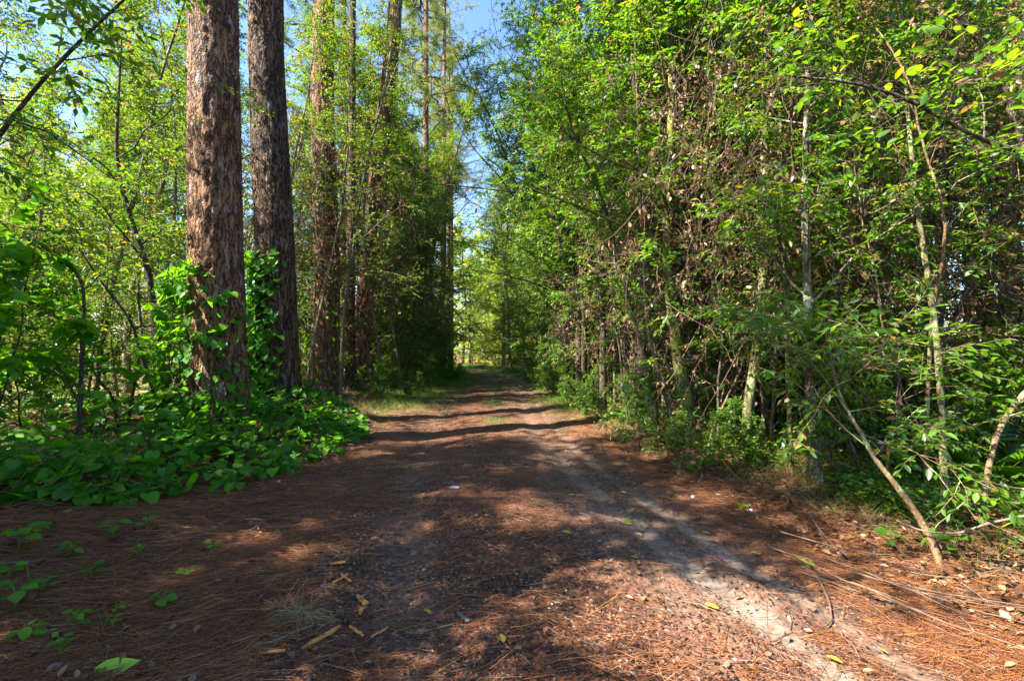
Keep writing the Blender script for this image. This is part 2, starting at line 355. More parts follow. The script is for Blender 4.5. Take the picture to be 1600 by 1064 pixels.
# ------------------------------------------------------------------ plant generator
def tree_meshes(seed, name, H=9, R0=.08, path=None, lean=(0, 0), nlimb=14, c0=.25, llen=1.8, lprof=None, elev=.5, nsub=6, slen=.9,
                ntwig=7, tlen=.35, nleaf=9, lsize=.07, tmpl=LEAF6, leafm='leaf_green', barkm='bark_thin', wander=.05, dead=.04,
                droop=.25, bias=None, sides=8, trop=.02, flare=0., lvar=.3, wide=None, ttrop=-.06, bare=0, updir=.0, fork=0, fill=1.0):
    rng = np.random.default_rng(seed)
    if wide is None: wide = .68
    if path is None:
        T = walk(rng, np.zeros((1, 3)), np.array([[lean[0], lean[1], 1.]]), np.array([H]), 16, wander, (0, 0, .06))
    else:
        pts = np.array(path, float); s = np.concatenate([[0], np.cumsum(np.linalg.norm(np.diff(pts, axis=0), axis=1))])
        u = np.linspace(0, s[-1], 24); T = np.stack([np.interp(u, s, pts[:, i]) for i in range(3)], -1)
        for _ in range(2): T[1:-1] = (T[:-2] + T[1:-1] * 2 + T[2:]) / 4
        T = T[None]; H = s[-1]
    m = T.shape[1]; tt = np.linspace(0, 1, m)
    TR = (R0 * (1 - .8 * tt ** 1.1) * (1 + flare * np.exp(-tt * H * 2.2)))[None]
    T[:, 0, 2] -= .12
    TR = TR * (1 + rng.normal(0, .03, TR.shape))
    tv, tf = tubes(T, TR, sides)
    out = {'trunk': (tv, [tf])}
    idx, p, tan, t = sample(rng, T, nlimb, c0, .99)
    n = len(p); az = np.arange(n) * 2.399 + rng.random(n) * .8 + rng.random() * 6
    Hd = np.stack([np.cos(az), np.sin(az), np.zeros(n)], -1)
    if bias is not None: Hd = nrm(Hd + np.array(bias)[None])
    el = elev + rng.normal(0, .28, n) + (t - .5) * .6
    D = Hd * np.cos(el)[:, None] + np.array([0, 0, 1.]) * np.sin(el)[:, None]
    prof = lprof(t) if lprof else (1.1 - .75 * ((t - c0) / (1 - c0)) ** 1.3)
    tab = rng.lognormal(-.05, .38, (9, 5)); tab[rng.random((9, 5)) < .16] *= .35
    L = llen * prof * rng.uniform(.65, 1.15, n) * np.clip(tab[np.minimum((t * 9).astype(int), 8), ((az % 6.283) / 6.284 * 5).astype(int)], .3, 1.9)
    LB = walk(rng, p, D, L, 7, .16, (0, 0, trop))
    rl = np.interp(t, tt, TR[0]) * rng.uniform(.35, .55, n)
    LR = rl[:, None] * np.linspace(1, .25, 8)[None]
    bp = [(*tubes(LB, LR, 5),)]
    # subs
    idx, p, tan, t = sample(rng, LB, nsub, .18, 1.0)
    k = len(p); side = nrm(np.cross(tan, np.array([0, 0, 1.]) + rng.normal(0, .5, (k, 3))))
    sg = np.where(np.arange(k) % 2 == 0, 1., -1.)[:, None]
    D = nrm(tan * .75 + side * sg * .8 + rng.normal(0, .2, (k, 3)) + [0, 0, updir])
    SL = slen * (1.15 - .6 * t) * rng.uniform(.6, 1.2, k) * np.clip(L[idx] / llen, .5, 1.1)
    SB = walk(rng, p, D, SL, 5, .18, (0, 0, ttrop * .5))
    sr = (LR[idx, 3] * .5)[:, None] * np.linspace(1, .3, 6)[None]; sr = np.maximum(sr, .0018)
    bp.append((*tubes(SB, sr, 4),))
    # twigs
    idx, p, tan, t = sample(rng, SB, ntwig, .12, 1.0)
    k = len(p); side = nrm(np.cross(tan, np.array([0, 0, 1.]) + rng.normal(0, .6, (k, 3))))
    sg = np.where(np.arange(k) % 2 == 0, 1., -1.)[:, None]
    D = nrm(tan * .8 + side * sg * .8 + rng.normal(0, .25, (k, 3)))
    TL = tlen * rng.uniform(.5, 1.2, k)
    TB = walk(rng, p, D, TL, 3, .18, (0, 0, ttrop))
    twr = np.full((k, 4), .0028) * np.linspace(1, .5, 4)[None]
    bp.append((*tubes(TB, twr, 3),))
    bare_m = rng.random(k) < bare
    bV, bF, _ = merge([(v, [f], None) for v, f in bp]); out['branches'] = (bV, bF)
    # leaves
    TBl = TB[~bare_m]; ctint = rng.random(len(TBl)); cdead = rng.random(len(TBl)) < dead
    idx, p, tan, t = sample(rng, TBl, nleaf, .05, 1.0)
    k = len(p)
    if fill < 1: keep = rng.random(k) < fill; idx, p, tan, t = idx[keep], p[keep], tan[keep], t[keep]; k = len(p)
    side = nrm(np.cross(tan, np.array([0, 0, 1.]) + rng.normal(0, .35, (k, 3)))); sg = np.where(np.arange(k) % 2 == 0, 1., -1.)[:, None]
    D = nrm(tan * .6 + side * sg * .8 + rng.normal(0, .25, (k, 3)) + [0, 0, -droop])
    N = np.array([0, 0, 1.]) + rng.normal(0, .45, (k, 3))
    sz = lsize * rng.uniform(1 - lvar, 1 + lvar, k)
    tint = np.clip(.5 * ctint[idx] + .42 * rng.random(k), 0, .88)
    dl = cdead[idx] | (rng.random(k) < dead * .5); tint = np.where(dl, rng.uniform(.92, 1, k), tint)
    V, Fs, tn = leaves(tmpl, p, D, N, sz, tint, wide)
    out['crown'] = (V, Fs, tn)
    if R0 < .024:
        V2, F2, _ = merge([(out['trunk'][0], out['trunk'][1], None), (bV, bF, None)])
        return {'stem': mesh(name + '_stem', V2, F2, M[barkm], smooth=True), 'crown': mesh(name + '_crown', V, Fs, M[leafm], tint=tn)}
    ms = {'trunk': mesh(name + '_trunk', *out['trunk'], M[barkm], smooth=True),
          'branches': mesh(name + '_branches', *out['branches'], M[barkm], smooth=True),
          'crown': mesh(name + '_crown', V, Fs, M[leafm], tint=tn)}
    return ms
def plant(ms, name, label, cat, loc, rz=0, sc=1.0, group=None, parts=('trunk', 'branches', 'crown')):
    t = thing(name, label, cat, loc, rz, group); t.scale = (sc, sc, sc)
    for p in (parts if 'trunk' in ms else ('stem', 'crown')):
        o = bpy.data.objects.new(p if p != 'crown' or cat != 'shrub' else 'foliage', ms[p]); COL.objects.link(o); o.parent = t
    return t

# ------------------------------------------------------------------ ground and road
def grid_ground():
    def axis(lim, n, fine):
        u = np.linspace(-1, 1, n); return np.sign(u) * (fine * np.abs(u) + (lim - fine) * np.abs(u) ** 5)
    xs = axis(600, 361, 14); ys = axis(700, 401, 22) + 6
    X, Y = np.meshgrid(xs, ys)
    return X, Y
def ground_sheet(name, X, Y, lift=0.0):
    far = sstep(60, 160, np.hypot(X, Y))
    Z = gz(X, Y) * (1 - far) + lift
    c = X - road_x(Y); e = np.abs(c) - hwid(Y)
    mead = sstep(-7.5, -9.5, X + 1.2 * vnoise(X * .3, Y * .3, 4)) * sstep(-12, 4, Y) * (1 - sstep(40, 50, Y))
    green = sstep(6, 13, Y) * np.exp(-((e - .2) / .55) ** 2) * (1 - .0 * X) + sstep(9, 14, Y) * .35 * np.exp(-(c / .25) ** 2)
    nY, nX = X.shape; idx = np.arange(nX * nY).reshape(nY, nX)
    q = np.stack([idx[:-1, :-1], idx[:-1, 1:], idx[1:, 1:], idx[1:, :-1]], -1).reshape(-1, 4)
    me = mesh(name, np.stack([X, Y, Z], -1).reshape(-1, 3), [q], M['ground'], smooth=True,
              extra={'cx': c.ravel(), 'edge': e.ravel(), 'meadow': mead.ravel(), 'green': np.clip(green, 0, 1).ravel()})
    return tag(obj(name, me), kind='structure')
X, Y = grid_ground()
ground_sheet('forest_floor', X, Y, -.012)
ys = np.concatenate([np.linspace(-6, 12, 420), np.linspace(12.1, 62, 380)])
u = np.linspace(-1, 1, 91)
Yr, U = np.meshgrid(ys, u, indexing='ij')
half = hwid(Yr) + .10 * fbm(Yr * 1.3, np.sign(U) * 7., 31)
Xr = road_x(Yr) + U * half
gr = ground_sheet('dirt_road', Xr, Yr, .0)
# tuck the road's rim into the floor so the sheet has no visible step
me = gr.data; co = np.empty(len(me.vertices) * 3, np.float32); me.vertices.foreach_get('co', co); co = co.reshape(-1, 3)
co[:, 2] -= .022 * sstep(.93, 1.0, np.abs(U).ravel()); me.vertices.foreach_set('co', co.ravel()); me.update()

# ------------------------------------------------------------------ the big pines
def pine_trunk(seed, Hh, r0, path, sides=72, seg=.035, amp=.022, top=None):
    rng = np.random.default_rng(seed)
    pts = np.array(path, float); s = np.concatenate([[0], np.cumsum(np.linalg.norm(np.diff(pts, axis=0), axis=1))])
    hh = [0]; 
    while hh[-1] < s[-1]: hh.append(hh[-1] + seg * (1 if hh[-1] < 9 else 5))
    hh = np.minimum(np.array(hh), s[-1]); n = len(hh)
    C = np.stack([np.interp(hh, s, pts[:, i]) for i in range(3)], -1)
    th = np.linspace(0, 2 * np.pi, sides, endpoint=False)
    H2, TH = np.meshgrid(hh, th, indexing='ij')
    r = r0 * (1 - .62 * H2 / s[-1]) * (1 + .30 * np.exp(-H2 * 2.6) * (1 + .5 * np.cos(TH * 5 + seed)))
    cx, cy = np.cos(TH) * 3.2, np.sin(TH) * 3.2
    a = fbm(cx * 2.2 + seed, H2 * 3.4 + cy * 2.2, seed, 3) + fbm(cy * 2.2 + 9, H2 * 3.4 + cx * 1.9, seed + 5, 3)
    ridge = 1 - np.minimum(1, np.abs(a) * 3.2)          # narrow furrows between plates
    r = r - amp * ridge ** 1.5 + amp * .5 * fbm(cx * 6, H2 * 14 + cy * 6, seed + 2, 2)
    V = C[:, None] + np.stack([np.cos(TH) * r, np.sin(TH) * r, 0 * r], -1)
    idx = np.arange(n * sides).reshape(n, sides)
    q = np.stack([idx[:-1], np.roll(idx[:-1], -1, 1), np.roll(idx[1:], -1, 1), idx[1:]], -1).reshape(-1, 4)
    return V.reshape(-1, 3), q
pine_crowns = []
for k in range(3):
    pine_crowns.append(tree_meshes(70 + k, 'pine%d' % k, H=23, R0=.2, nlimb=30, c0=.50, llen=2.9, elev=.25, nsub=6, slen=1.1, ntwig=5, tlen=.4,
                                   nleaf=5, lsize=.20, tmpl=TUFT, leafm='needle_green', barkm='bark_pine', wander=.015, dead=.05, droop=.0, trop=.03, wide=1.0, sides=10))
def pine(label, X0, Y0, r0, path=None, bark='bark_pine', near=True, k=0, group='tall pines lining the left side of the track', H=23, rz=None):
    z0 = g1(X0, Y0)
    t = thing('pine_tree', label, 'pine tree', (X0, Y0, z0), 0, group)
    path = path or [(0, 0, -.2), (0, 0, H)]
    if near: V, q = pine_trunk(int(abs(X0 * 100)) % 97, H, r0, path)
    else: V, q = pine_trunk(3, H, r0, path, 24, .12, .01)
    obj('trunk', mesh('pine_trunk', V, [q], M[bark], smooth=True), t)
    ms = pine_crowns[k % 3]
    end = np.array(path[-1], float)
    for p in ('branches', 'crown'):
        o = obj(p, ms[p], t); o.location = (end[0] * .6, end[1] * .6, 0); o.rotation_euler[2] = rz if rz is not None else random.Random(X0).random() * 6
    return t
def dead_boughs(t, seed, hs, dx, L):
    rg = np.random.default_rng(seed)
    for h in hs:
        B = walk(rg, np.array([[0, 0, h]]), np.array([[dx, rg.normal(0, .25), .25]]), np.array([L * rg.uniform(.7, 1.1)]), 10, .14, (0, 0, .01))
        idx, p, tan, _ = sample(rg, B, 12, .25, 1); T1 = walk(rg, p, tan + rg.normal(0, .6, (12, 3)), rg.uniform(.3, 1.0, 12), 5, .2)
        idx, p, tan, _ = sample(rg, T1, 6, .1, 1); T2 = walk(rg, p, tan + rg.normal(0, .6, (72, 3)), rg.uniform(.12, .4, 72), 3, .2)
        ps = [(*tubes(B, .035 * np.linspace(1, .2, 11)[None], 6),), (*tubes(T1, np.full((12, 6), .009) * np.linspace(1, .4, 6), 4),), (*tubes(T2, np.full((72, 4), .005), 3),)]
        V, Fs, _ = merge([(v, [f], None) for v, f in ps]); obj('dead_branch', mesh('dead_branch', V, Fs, M['bark_dark'], smooth=True), t)
P1 = (-3.80, 6.2); P2 = (-3.97, 8.2)
pine('thickest pine with flaky reddish brown bark, nearest on the left', *P1, .34, [(.10, 0, -.2), (.05, 0, .6), (-.02, 0, 2.5), (-.10, 0, 6), (-.15, 0, 23)], rz=.4)
pine('dark barked pine with green vine climbing its left side, second from the left', *P2, .34, [(.05, 0, -.2), (0, 0, 1), (-.08, 0, 3), (-.25, 0, 6), (-.5, 0, 23)], 'bark_pine_dark', k=1, rz=2)
pine('reddish pine draped in brown vines with a flared base, third along the left edge', -4.50, 11.6, .33, [(0, 0, -.2), (.05, 0, 3), (-.1, 0, 7), (0, 0, 23)], k=2)
pine('pine with pale lit base leaning right, fourth along the left edge', -4.25, 13.5, .27, [(-.1, 0, -.2), (.1, 0, 2), (.35, 0, 5), (.9, 0, 10), (1.5, 0, 23)], k=0)
pine('companion pine stem close behind the third pine', -4.35, 13.0, .13, [(0, 0, -.2), (0, 0, 20)], 'bark_pine_dark', near=False, k=1)
dead_boughs(pine('straight slim pine standing alone beyond the leaning pine', -4.05, 22.5, .19, near=False, k=2), 9, [6.5, 9, 11.0], 1.0, 2.6)
dead_boughs(pine('slim reddish pine just right of the straight slim pine', -3.9, 27.5, .20, near=False, k=0), 4, [4.5, 5.6, 7.2, 8.4, 9.6, 11.5], 1.0, 3.6)
pine('small distant pine at the left end of the track', -4.4, 35, .18, near=False, k=1)
pine('distant pine beside the bend with open crown', -4.0, 30.5, .14, near=False, k=2)
for k, (x, y) in enumerate([(-8.5, 17), (-9.5, 27), (-10.5, 38), (-7.5, 31), (-6.5, 44)]):
    pine('tall pine set back behind the left row of trees', x, y, .24, near=False, k=k, group='pines set back on the left')
for k, (x, y) in enumerate([(5.2, 18), (6.5, 25), (4.4, 34), (9, 29), (12, 20), (3.6, 46)]):
    pine('tall pine rising behind the right thicket', x, y, .24, near=False, k=k + 1, group='pines behind the right thicket')

# ------------------------------------------------------------------ leafy trees: variants
oak = [tree_meshes(11 + k, 'oak%d' % k, H=11.5, R0=.10, nlimb=40, c0=.04, llen=2.0, elev=.45, nsub=7, slen=.85, ntwig=6, tlen=.38, nleaf=13,
                   lsize=.070, leafm='leaf_oak', barkm='bark_thin', wander=.05, dead=.05, droop=.3, fill=.95) for k in range(4)]
thick = [tree_meshes(31 + k, 'thk%d' % k, H=9.5, R0=.058, nlimb=32, c0=[.22, .12, .2, .32, .05][k], llen=1.7, elev=.35, nsub=6, slen=.8, ntwig=6, tlen=.38, nleaf=14,
                     lsize=.058, leafm='leaf_green', barkm=['bark_thin', 'bark_dark', 'bark_lichen'][k % 3], wander=.07, dead=.03, droop=.35, lean=((k - 2) * .05, .04),
                     trop=-.01) for k in range(5)]
thinny = [tree_meshes(51 + k, 'thn%d' % k, H=6.5, R0=.030, nlimb=24, c0=.1, llen=1.05, elev=.5, nsub=5, slen=.5, ntwig=5, tlen=.3, nleaf=11,
                      lsize=.054, leafm=['leaf_green', 'leaf_oak'][k % 2], barkm=['bark_dark', 'bark_thin', 'bark_lichen', 'bark_thin'][k], wander=.10, dead=.06, droop=.3, lean=((k - 1.5) * .08, .05)) for k in range(4)]
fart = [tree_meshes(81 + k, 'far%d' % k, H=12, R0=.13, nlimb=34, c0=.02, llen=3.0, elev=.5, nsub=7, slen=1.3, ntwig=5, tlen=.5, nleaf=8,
                    lsize=.17, leafm='leaf_far_glow', barkm='bark_thin', wander=.05, dead=.04, droop=.3) for k in range(3)]
shrubs = [tree_meshes(91 + k, 'shr%d' % k, H=1.3, R0=.012, nlimb=12, c0=.03, llen=.65, elev=.7, nsub=5, slen=.32, ntwig=4, tlen=.16, nleaf=7,
                      lsize=.052 + .01 * k, leafm='leaf_green', barkm='bark_dark', wander=.14, dead=.03, droop=.25, sides=5) for k in range(3)]
saps = [tree_meshes(95 + k, 'sap%d' % k, H=3.2, R0=.018, nlimb=18, c0=.03, llen=1.1, elev=.6, nsub=5, slen=.5, ntwig=5, tlen=.26, nleaf=10,
                      lsize=.056, leafm=['leaf_green', 'leaf_oak', 'leaf_green'][k], barkm='bark_dark', wander=.12, dead=.05, droop=.25, sides=5) for k in range(3)]
bigleaf = [tree_meshes(101 + k, 'big%d' % k, H=2.3, R0=.014, nlimb=11, c0=.12, llen=.75, elev=.45, nsub=3, slen=.34, ntwig=2, tlen=.18, nleaf=3,
                       lsize=.125, tmpl=HEART, leafm='leaf_vine', barkm='bark_dark', wander=.12, dead=.01, droop=.15, sides=6, wide=.85) for k in range(3)]

poles = [tree_meshes(61 + k, 'pol%d' % k, H=8, R0=.032 + .006 * k, nlimb=20, c0=.42, llen=1.2, elev=.5, nsub=5, slen=.6, ntwig=5, tlen=.3, nleaf=10,
                     lsize=.055, leafm='leaf_green', barkm=['bark_tan', 'bark_thin', 'bark_dark', 'bark_lichen'][k], wander=.08, dead=.05, droop=.3, lean=((k - 1.5) * .07, .03)) for k in range(4)]
sparse = tree_meshes(68, 'sparse', H=10.5, R0=.09, nlimb=22, c0=.45, llen=2.6, nsub=5, slen=.9, ntwig=5, tlen=.35, nleaf=7, lsize=.08, leafm='leaf_oak', fill=.7)
reach = [tree_meshes(65 + k, 'reach%d' % k, H=11 + 3 * k, R0=.11, nlimb=18, c0=.40, llen=4.0, elev=.15, nsub=5, slen=1.5, ntwig=5, tlen=.5, nleaf=2, lsize=.15, tmpl=TUFT,
                     leafm='needle_green', barkm='bark_dark', wander=.03, dead=.05, droop=0., trop=.02, wide=1., bias=(-1.8, -.2, 0)) for k in range(2)]
stems = [tree_meshes(55 + k, 'stm%d' % k, H=5.5, R0=.013 + .003 * k, nlimb=12, c0=.25, llen=.7, elev=.6, nsub=3, slen=.35, ntwig=3, tlen=.2, nleaf=7,
                      lsize=.045, leafm='leaf_oak', barkm=['bark_tan', 'bark_thin', 'bark_dark', 'bark_tan'][k], wander=.11, dead=.25, droop=.4, lean=((k - 1.5) * .09, .0), sides=6, bare=.35) for k in range(4)]
rs = random.Random(7)
placed = []
def free(x, y, d):
    return all((x - a) ** 2 + (y - b) ** 2 > d * d for a, b in placed)
def scatter(n, fx, y0, y1, dmin, var, name, labelf, cat, group, s0=.85, s1=1.15, ypow=1.0, tries=40):
    c = 0
    for i in range(n * tries):
        if c >= n: break
        y = y0 + (y1 - y0) * rs.random() ** ypow; x = fx(y, rs)
        if x is None or not free(x, y, dmin): continue
        px = 800 + F * x / max(y, .5)
        if x < 0 and 'tree' in name and ((y < 10.5 and px > 225) or (y < 14.5 and 465 < px < 610)): continue
        placed.append((x, y)); ms = rs.choice(var)
        plant(ms, name, labelf(x, y), cat, (x, y, g1(x, y)), rs.random() * 6.28, rs.uniform(s0, s1), group); c += 1

# hand placed trees seen clearly in the photo
def custom(label, pts, r0, group=None, name='tree', cat='tree', **kw):
    P = np.array([at(*p) for p in pts]); x0, y0 = P[0, 0], P[0, 1]; z0 = g1(x0, y0)
    path = P - np.array([x0, y0, z0]); path[0, 2] = -.02
    a = dict(H=1, R0=r0, path=path, sides=12, nlimb=10, c0=.45, llen=1.1, nsub=4, slen=.6, ntwig=4, tlen=.3, nleaf=8, lsize=.06); a.update(kw)
    ms = tree_meshes(abs(int(pts[0][0])), name + str(pts[0][0]), **a)
    placed.append((x0, y0))
    return plant(ms, name, label, cat, (x0, y0, z0), 0, 1, group)
# right side
custom('upright sapling with green lichen blotches, right of the leaning pale stem', [(1479, 812, 3.35), (1474, 740, 3.35), (1472, 640, 3.4), (1462, 500, 3.5), (1440, 380, 3.6), (1424, 250, 3.8), (1410, 60, 4.0), (1400, -200, 4.2)], .024, barkm='bark_lichen', c0=.62)
custom('bent sapling leaning out to the right edge of the picture', [(1530, 830, 3.2), (1546, 720, 3.25), (1556, 670, 3.3), (1600, 612, 3.3), (1680, 540, 3.4), (1740, 300, 3.6)], .020, barkm='bark_tan', c0=.7, nlimb=6)
custom('pale bare stem leaning left across the thicket edge', [(1474, 892, 2.75), (1440, 812, 2.85), (1396, 752, 3.0), (1362, 712, 3.15), (1350, 684, 3.25), (1322, 640, 3.4), (1306, 600, 3.5), (1296, 540, 3.6)], .021, barkm='bark_tan', c0=.42, nlimb=12, llen=.8)
custom('small tree with white blotched bark and mossy foot', [(1278, 772, 4.3), (1268, 700, 4.3), (1266, 600, 4.3), (1262, 470, 4.35), (1256, 320, 4.4), (1262, 100, 4.6), (1258, -200, 4.8)], .040, barkm='bark_white', flare=.5, c0=.14, llen=1.1, nlimb=26, nsub=5, ntwig=5, lsize=.07)
custom('short mossy stem left of the white blotched tree', [(1237, 742, 4.7), (1235, 690, 4.7), (1230, 560, 4.8), (1222, 300, 5.0), (1215, 50, 5.2)], .023, barkm='bark_moss', c0=.2, nlimb=18)
custom('mossy leaning trunk at the road edge, middle of the right thicket', [(1078, 700, 5.9), (1076, 660, 5.9), (1060, 560, 6.0), (1040, 400, 6.1), (1050, 150, 6.3), (1040, -100, 6.5)], .085, barkm='bark_moss', flare=.4, c0=.14, llen=1.6, nlimb=18, nsub=5, ntwig=5, lsize=.07)
custom('thin stem forking from beside the mossy leaning trunk', [(1062, 700, 6.0), (1040, 620, 6.0), (1010, 520, 6.1), (1000, 300, 6.2), (990, 0, 6.4)], .024, barkm='bark_thin', c0=.12, llen=1.3, nlimb=20)
custom('dark pole like trunk at the road edge, left of a pair', [(885, 612, 12.5), (884, 540, 12.5), (880, 450, 12.6), (872, 300, 12.8), (868, 150, 13)], .085, barkm='bark_dark', c0=.2, llen=2.0, nlimb=24, nsub=6, ntwig=5, lsize=.08)
custom('dark pole like trunk at the road edge, right of a pair', [(905, 618, 12.0), (903, 540, 12.0), (907, 430, 12.1), (912, 300, 12.3), (915, 100, 12.5)], .08, barkm='bark_dark', c0=.2, llen=2.0, nlimb=24, nsub=6, ntwig=5, lsize=.08)
custom('dark forked tree deep in the right thicket against the sky', [(1540, 610, 6.3), (1545, 480, 6.3), (1548, 380, 6.4), (1560, 270, 6.4), (1590, 150, 6.5), (1600, -40, 6.6)], .06, barkm='bark_dark', c0=.3, llen=1.5)
custom('thin dark tree beside the lichen sapling, reaching the overhead branch', [(1462, 640, 5.2), (1468, 520, 5.2), (1474, 380, 5.2), (1470, 250, 5.3), (1480, 100, 5.4), (1478, -80, 5.4)], .042, barkm='bark_dark', c0=.4, llen=1.5)
custom('brown furrowed trunk near the right edge behind the dark forked tree', [(1580, 610, 7.0), (1575, 500, 7.0), (1572, 330, 7.1), (1580, 150, 7.2), (1580, -100, 7.2)], .13, barkm='bark_thin', c0=.4, llen=1.9, nlimb=14)
for (px, Yd, rr, bk, lb) in [(1348, 6.6, .07, 'bark_thin', 'grey brown trunk behind the leaning pale stem'), (1376, 8.0, .05, 'bark_tan', 'slender tan trunk in dappled light, centre of the right thicket'),
                             (1425, 7.0, .05, 'bark_lichen', 'speckled trunk left of the upright lichen sapling'), (1300, 7.5, .06, 'bark_dark', 'dark trunk between the white blotched tree and the pale stem'),
                             (1150, 7.2, .06, 'bark_thin', 'slim trunk hung with dead vines, left of the white blotched tree'), (1190, 8.2, .07, 'bark_tan', 'tan trunk far back left of the short mossy stem'),
                             (1100, 8.0, .05, 'bark_dark', 'dark slim trunk just right of the mossy leaning trunk'), (960, 9.6, .05, 'bark_lichen', 'pale speckled trunk by the low roadside shrubs'),
                             (985, 8.6, .05, 'bark_thin', 'grey trunk between the paired dark poles and the mossy trunk'), (935, 10.8, .06, 'bark_dark', 'dark curved trunk just right of the paired dark poles')]:
    b = 548 + 1.15 * F / Yd; j = rs.uniform(-14, 14)
    custom(lb, [(px, b, Yd), (px + j, b - 120, Yd), (px - j, 330, Yd), (px + j, 100, Yd + .2), (px + 6, -60, Yd + .3)], rr * .6, barkm=bk, c0=.38, llen=1.5, nlimb=18, nsub=5, ntwig=5, lsize=.055, dead=.06, group='slim trunks in the right thicket')
# left side
custom('dark slender tree forking left of the thickest pine', [(266, 672, 6.4), (258, 610, 6.4), (243, 520, 6.4), (234, 420, 6.4), (205, 350, 6.3), (180, 250, 6.2), (190, 60, 6.2)], .05, barkm='bark_dark', c0=.25, llen=1.8, nlimb=16, leafm='leaf_oak', lsize=.06, nsub=5, bare=.2)
custom('dark stem rising from low on the forking tree', [(262, 655, 6.35), (232, 590, 6.3), (205, 500, 6.2), (150, 430, 6.0), (100, 350, 5.8)], .028, barkm='bark_dark', c0=.5, llen=1.2, leafm='leaf_oak')
custom('thin dark tree arching over to the left edge', [(124, 620, 5.0), (128, 560, 5.0), (132, 470, 5.0), (128, 425, 5.0), (80, 400, 4.8), (10, 398, 4.6), (-80, 420, 4.4)], .026, barkm='bark_dark', c0=.5, llen=1.2, nlimb=8, leafm='leaf_oak')
custom('large leaved tree leaning in from the left edge', [(-180, 640, 4.4), (-120, 400, 4.3), (-30, 250, 4.2), (60, 130, 4.1), (150, 40, 4.1), (260, -60, 4.2)], .036, barkm='bark_dark', c0=.35, llen=1.6, nlimb=16, elev=.1, leafm='leaf_green', tmpl=LEAF10, lsize=.085, nsub=4, ntwig=4, nleaf=6, bare=.1)
placed += [P1, P2, (-4.5, 11.6), (-4.25, 13.5), (-4.05, 22.5), (-3.9, 27.5)]
custom('tree off the right edge whose long branch reaches over the track side', [(1760, 700, 3.4), (1730, 450, 3.4), (1660, 262, 3.3), (1600, 236, 3.2), (1540, 226, 3.2), (1498, 200, 3.15), (1440, 165, 3.1), (1370, 130, 3.1), (1240, 120, 3.2)], .034, barkm='bark_dark', c0=.5, llen=.9, nlimb=16, elev=.15, tmpl=LEAF10, lsize=.075, nsub=4, slen=.5, ntwig=3, tlen=.25, nleaf=5, leafm='leaf_green', bare=.45, wide=.85, dead=.01)
custom('broad leaved tree leaning over from the right, bright leaves against the thicket', [(1700, 640, 4.6), (1640, 350, 4.6), (1540, 60, 4.6), (1400, -60, 4.4), (1260, -60, 4.2)], .05, barkm='bark_thin', c0=.45, llen=1.5, nlimb=18, elev=-.2, tmpl=LEAF10, lsize=.075, nsub=4, slen=.6, ntwig=4, tlen=.3, nleaf=6, leafm='leaf_green', bare=.1, wide=.8, droop=.5, dead=.01)

# ------------------------------------------------------------------ scattered woodland
def zoneR(x, y):
    if y < 9: return 'slender leafy tree in the near right thicket' if x < 5 else 'leafy tree deep in the near right thicket'
    if y < 18: return 'leafy tree leaning over the right edge of the track' if x < 4 else 'leafy tree deep in the right thicket, middle distance'
    return 'distant leafy tree along the right side of the track'
def zoneL(x, y):
    if y < 11: return 'yellow green leafy tree behind the two nearest pines'
    if y < 22: return 'yellow green leafy tree among the left pines, middle distance'
    return 'distant leafy tree along the left side of the track'
def RX(a, b):
    return lambda y, r: float(road_x(y) + hwid(y)) + a + (b - a) * r.random() ** 1.2
def LX(a, b):
    return lambda y, r: float(road_x(y) - hwid(y)) - a - (b - a) * r.random() ** 1.2
for (px, Yd, H_, lb) in [(478, 10.2, 9, 'thin leafy tree veiling the third pine'), (532, 10.8, 9.5, 'thin leafy tree between the third pine and leaning pine'), (598, 12.2, 10, 'thin leafy tree veiling the leaning pine'),
                         (628, 15.0, 11, 'thin leafy tree right of the leaning pine'), (556, 15.5, 11, 'leafy tree just behind the leaning pine'), (404, 10.5, 9, 'thin leafy tree behind the dark barked pine'), (236, 9.4, 9.5, 'leafy tree just left of the thickest pine, behind the forking tree'), (60, 8.8, 9, 'leafy tree rising behind the arching dark tree'),
                         (150, 7.6, 8.5, 'leafy tree between the arching dark tree and forking dark tree')]:
    x = (px - 800) / F * Yd; placed.append((x, Yd))
    ms = tree_meshes(px, 'veil', H=H_, R0=.04, nlimb=24, c0=.25, llen=1.9, elev=.3, nsub=6, slen=.7, ntwig=6, tlen=.34, nleaf=10, lsize=.058, leafm='leaf_oak', barkm='bark_thin', wander=.06, dead=.08, droop=.35, fill=.7)
    plant(ms, 'oak_tree', lb, 'tree', (x, Yd, g1(x, Yd)), 0, 1, 'thin leafy trees veiling the left pines')
for k, (Yd, off, top) in enumerate([(7.4, .6, .3), (9.2, .5, .7), (11.2, .55, .8), (13.6, .5, .8), (16.5, .6, .9)]):
    x = float(road_x(Yd) + hwid(Yd)) + off; placed.append((x, Yd))
    ms = tree_meshes(400 + k, 'leaner', path=[(0, 0, 0), (0, 0, 2.5), (-.35 * top, 0, 5.5), (-.8 * top, .1, 8.5), (-1.15 * top, .1, 11)], R0=.07, nlimb=34, c0=.22, llen=1.9, elev=.25, nsub=6, slen=.85, ntwig=6, tlen=.38, nleaf=13,
                     lsize=.060, leafm='leaf_green', barkm='bark_dark', dead=.03, droop=.35, bias=(-.15, -.1, 0))
    plant(ms, 'thicket_tree', ['nearest', 'second', 'third', 'fourth', 'farthest'][k] + ' dark stemmed tree arching left over the track', 'tree', (x, Yd, g1(x, Yd)), 0, 1, 'trees arching over the track from the right')
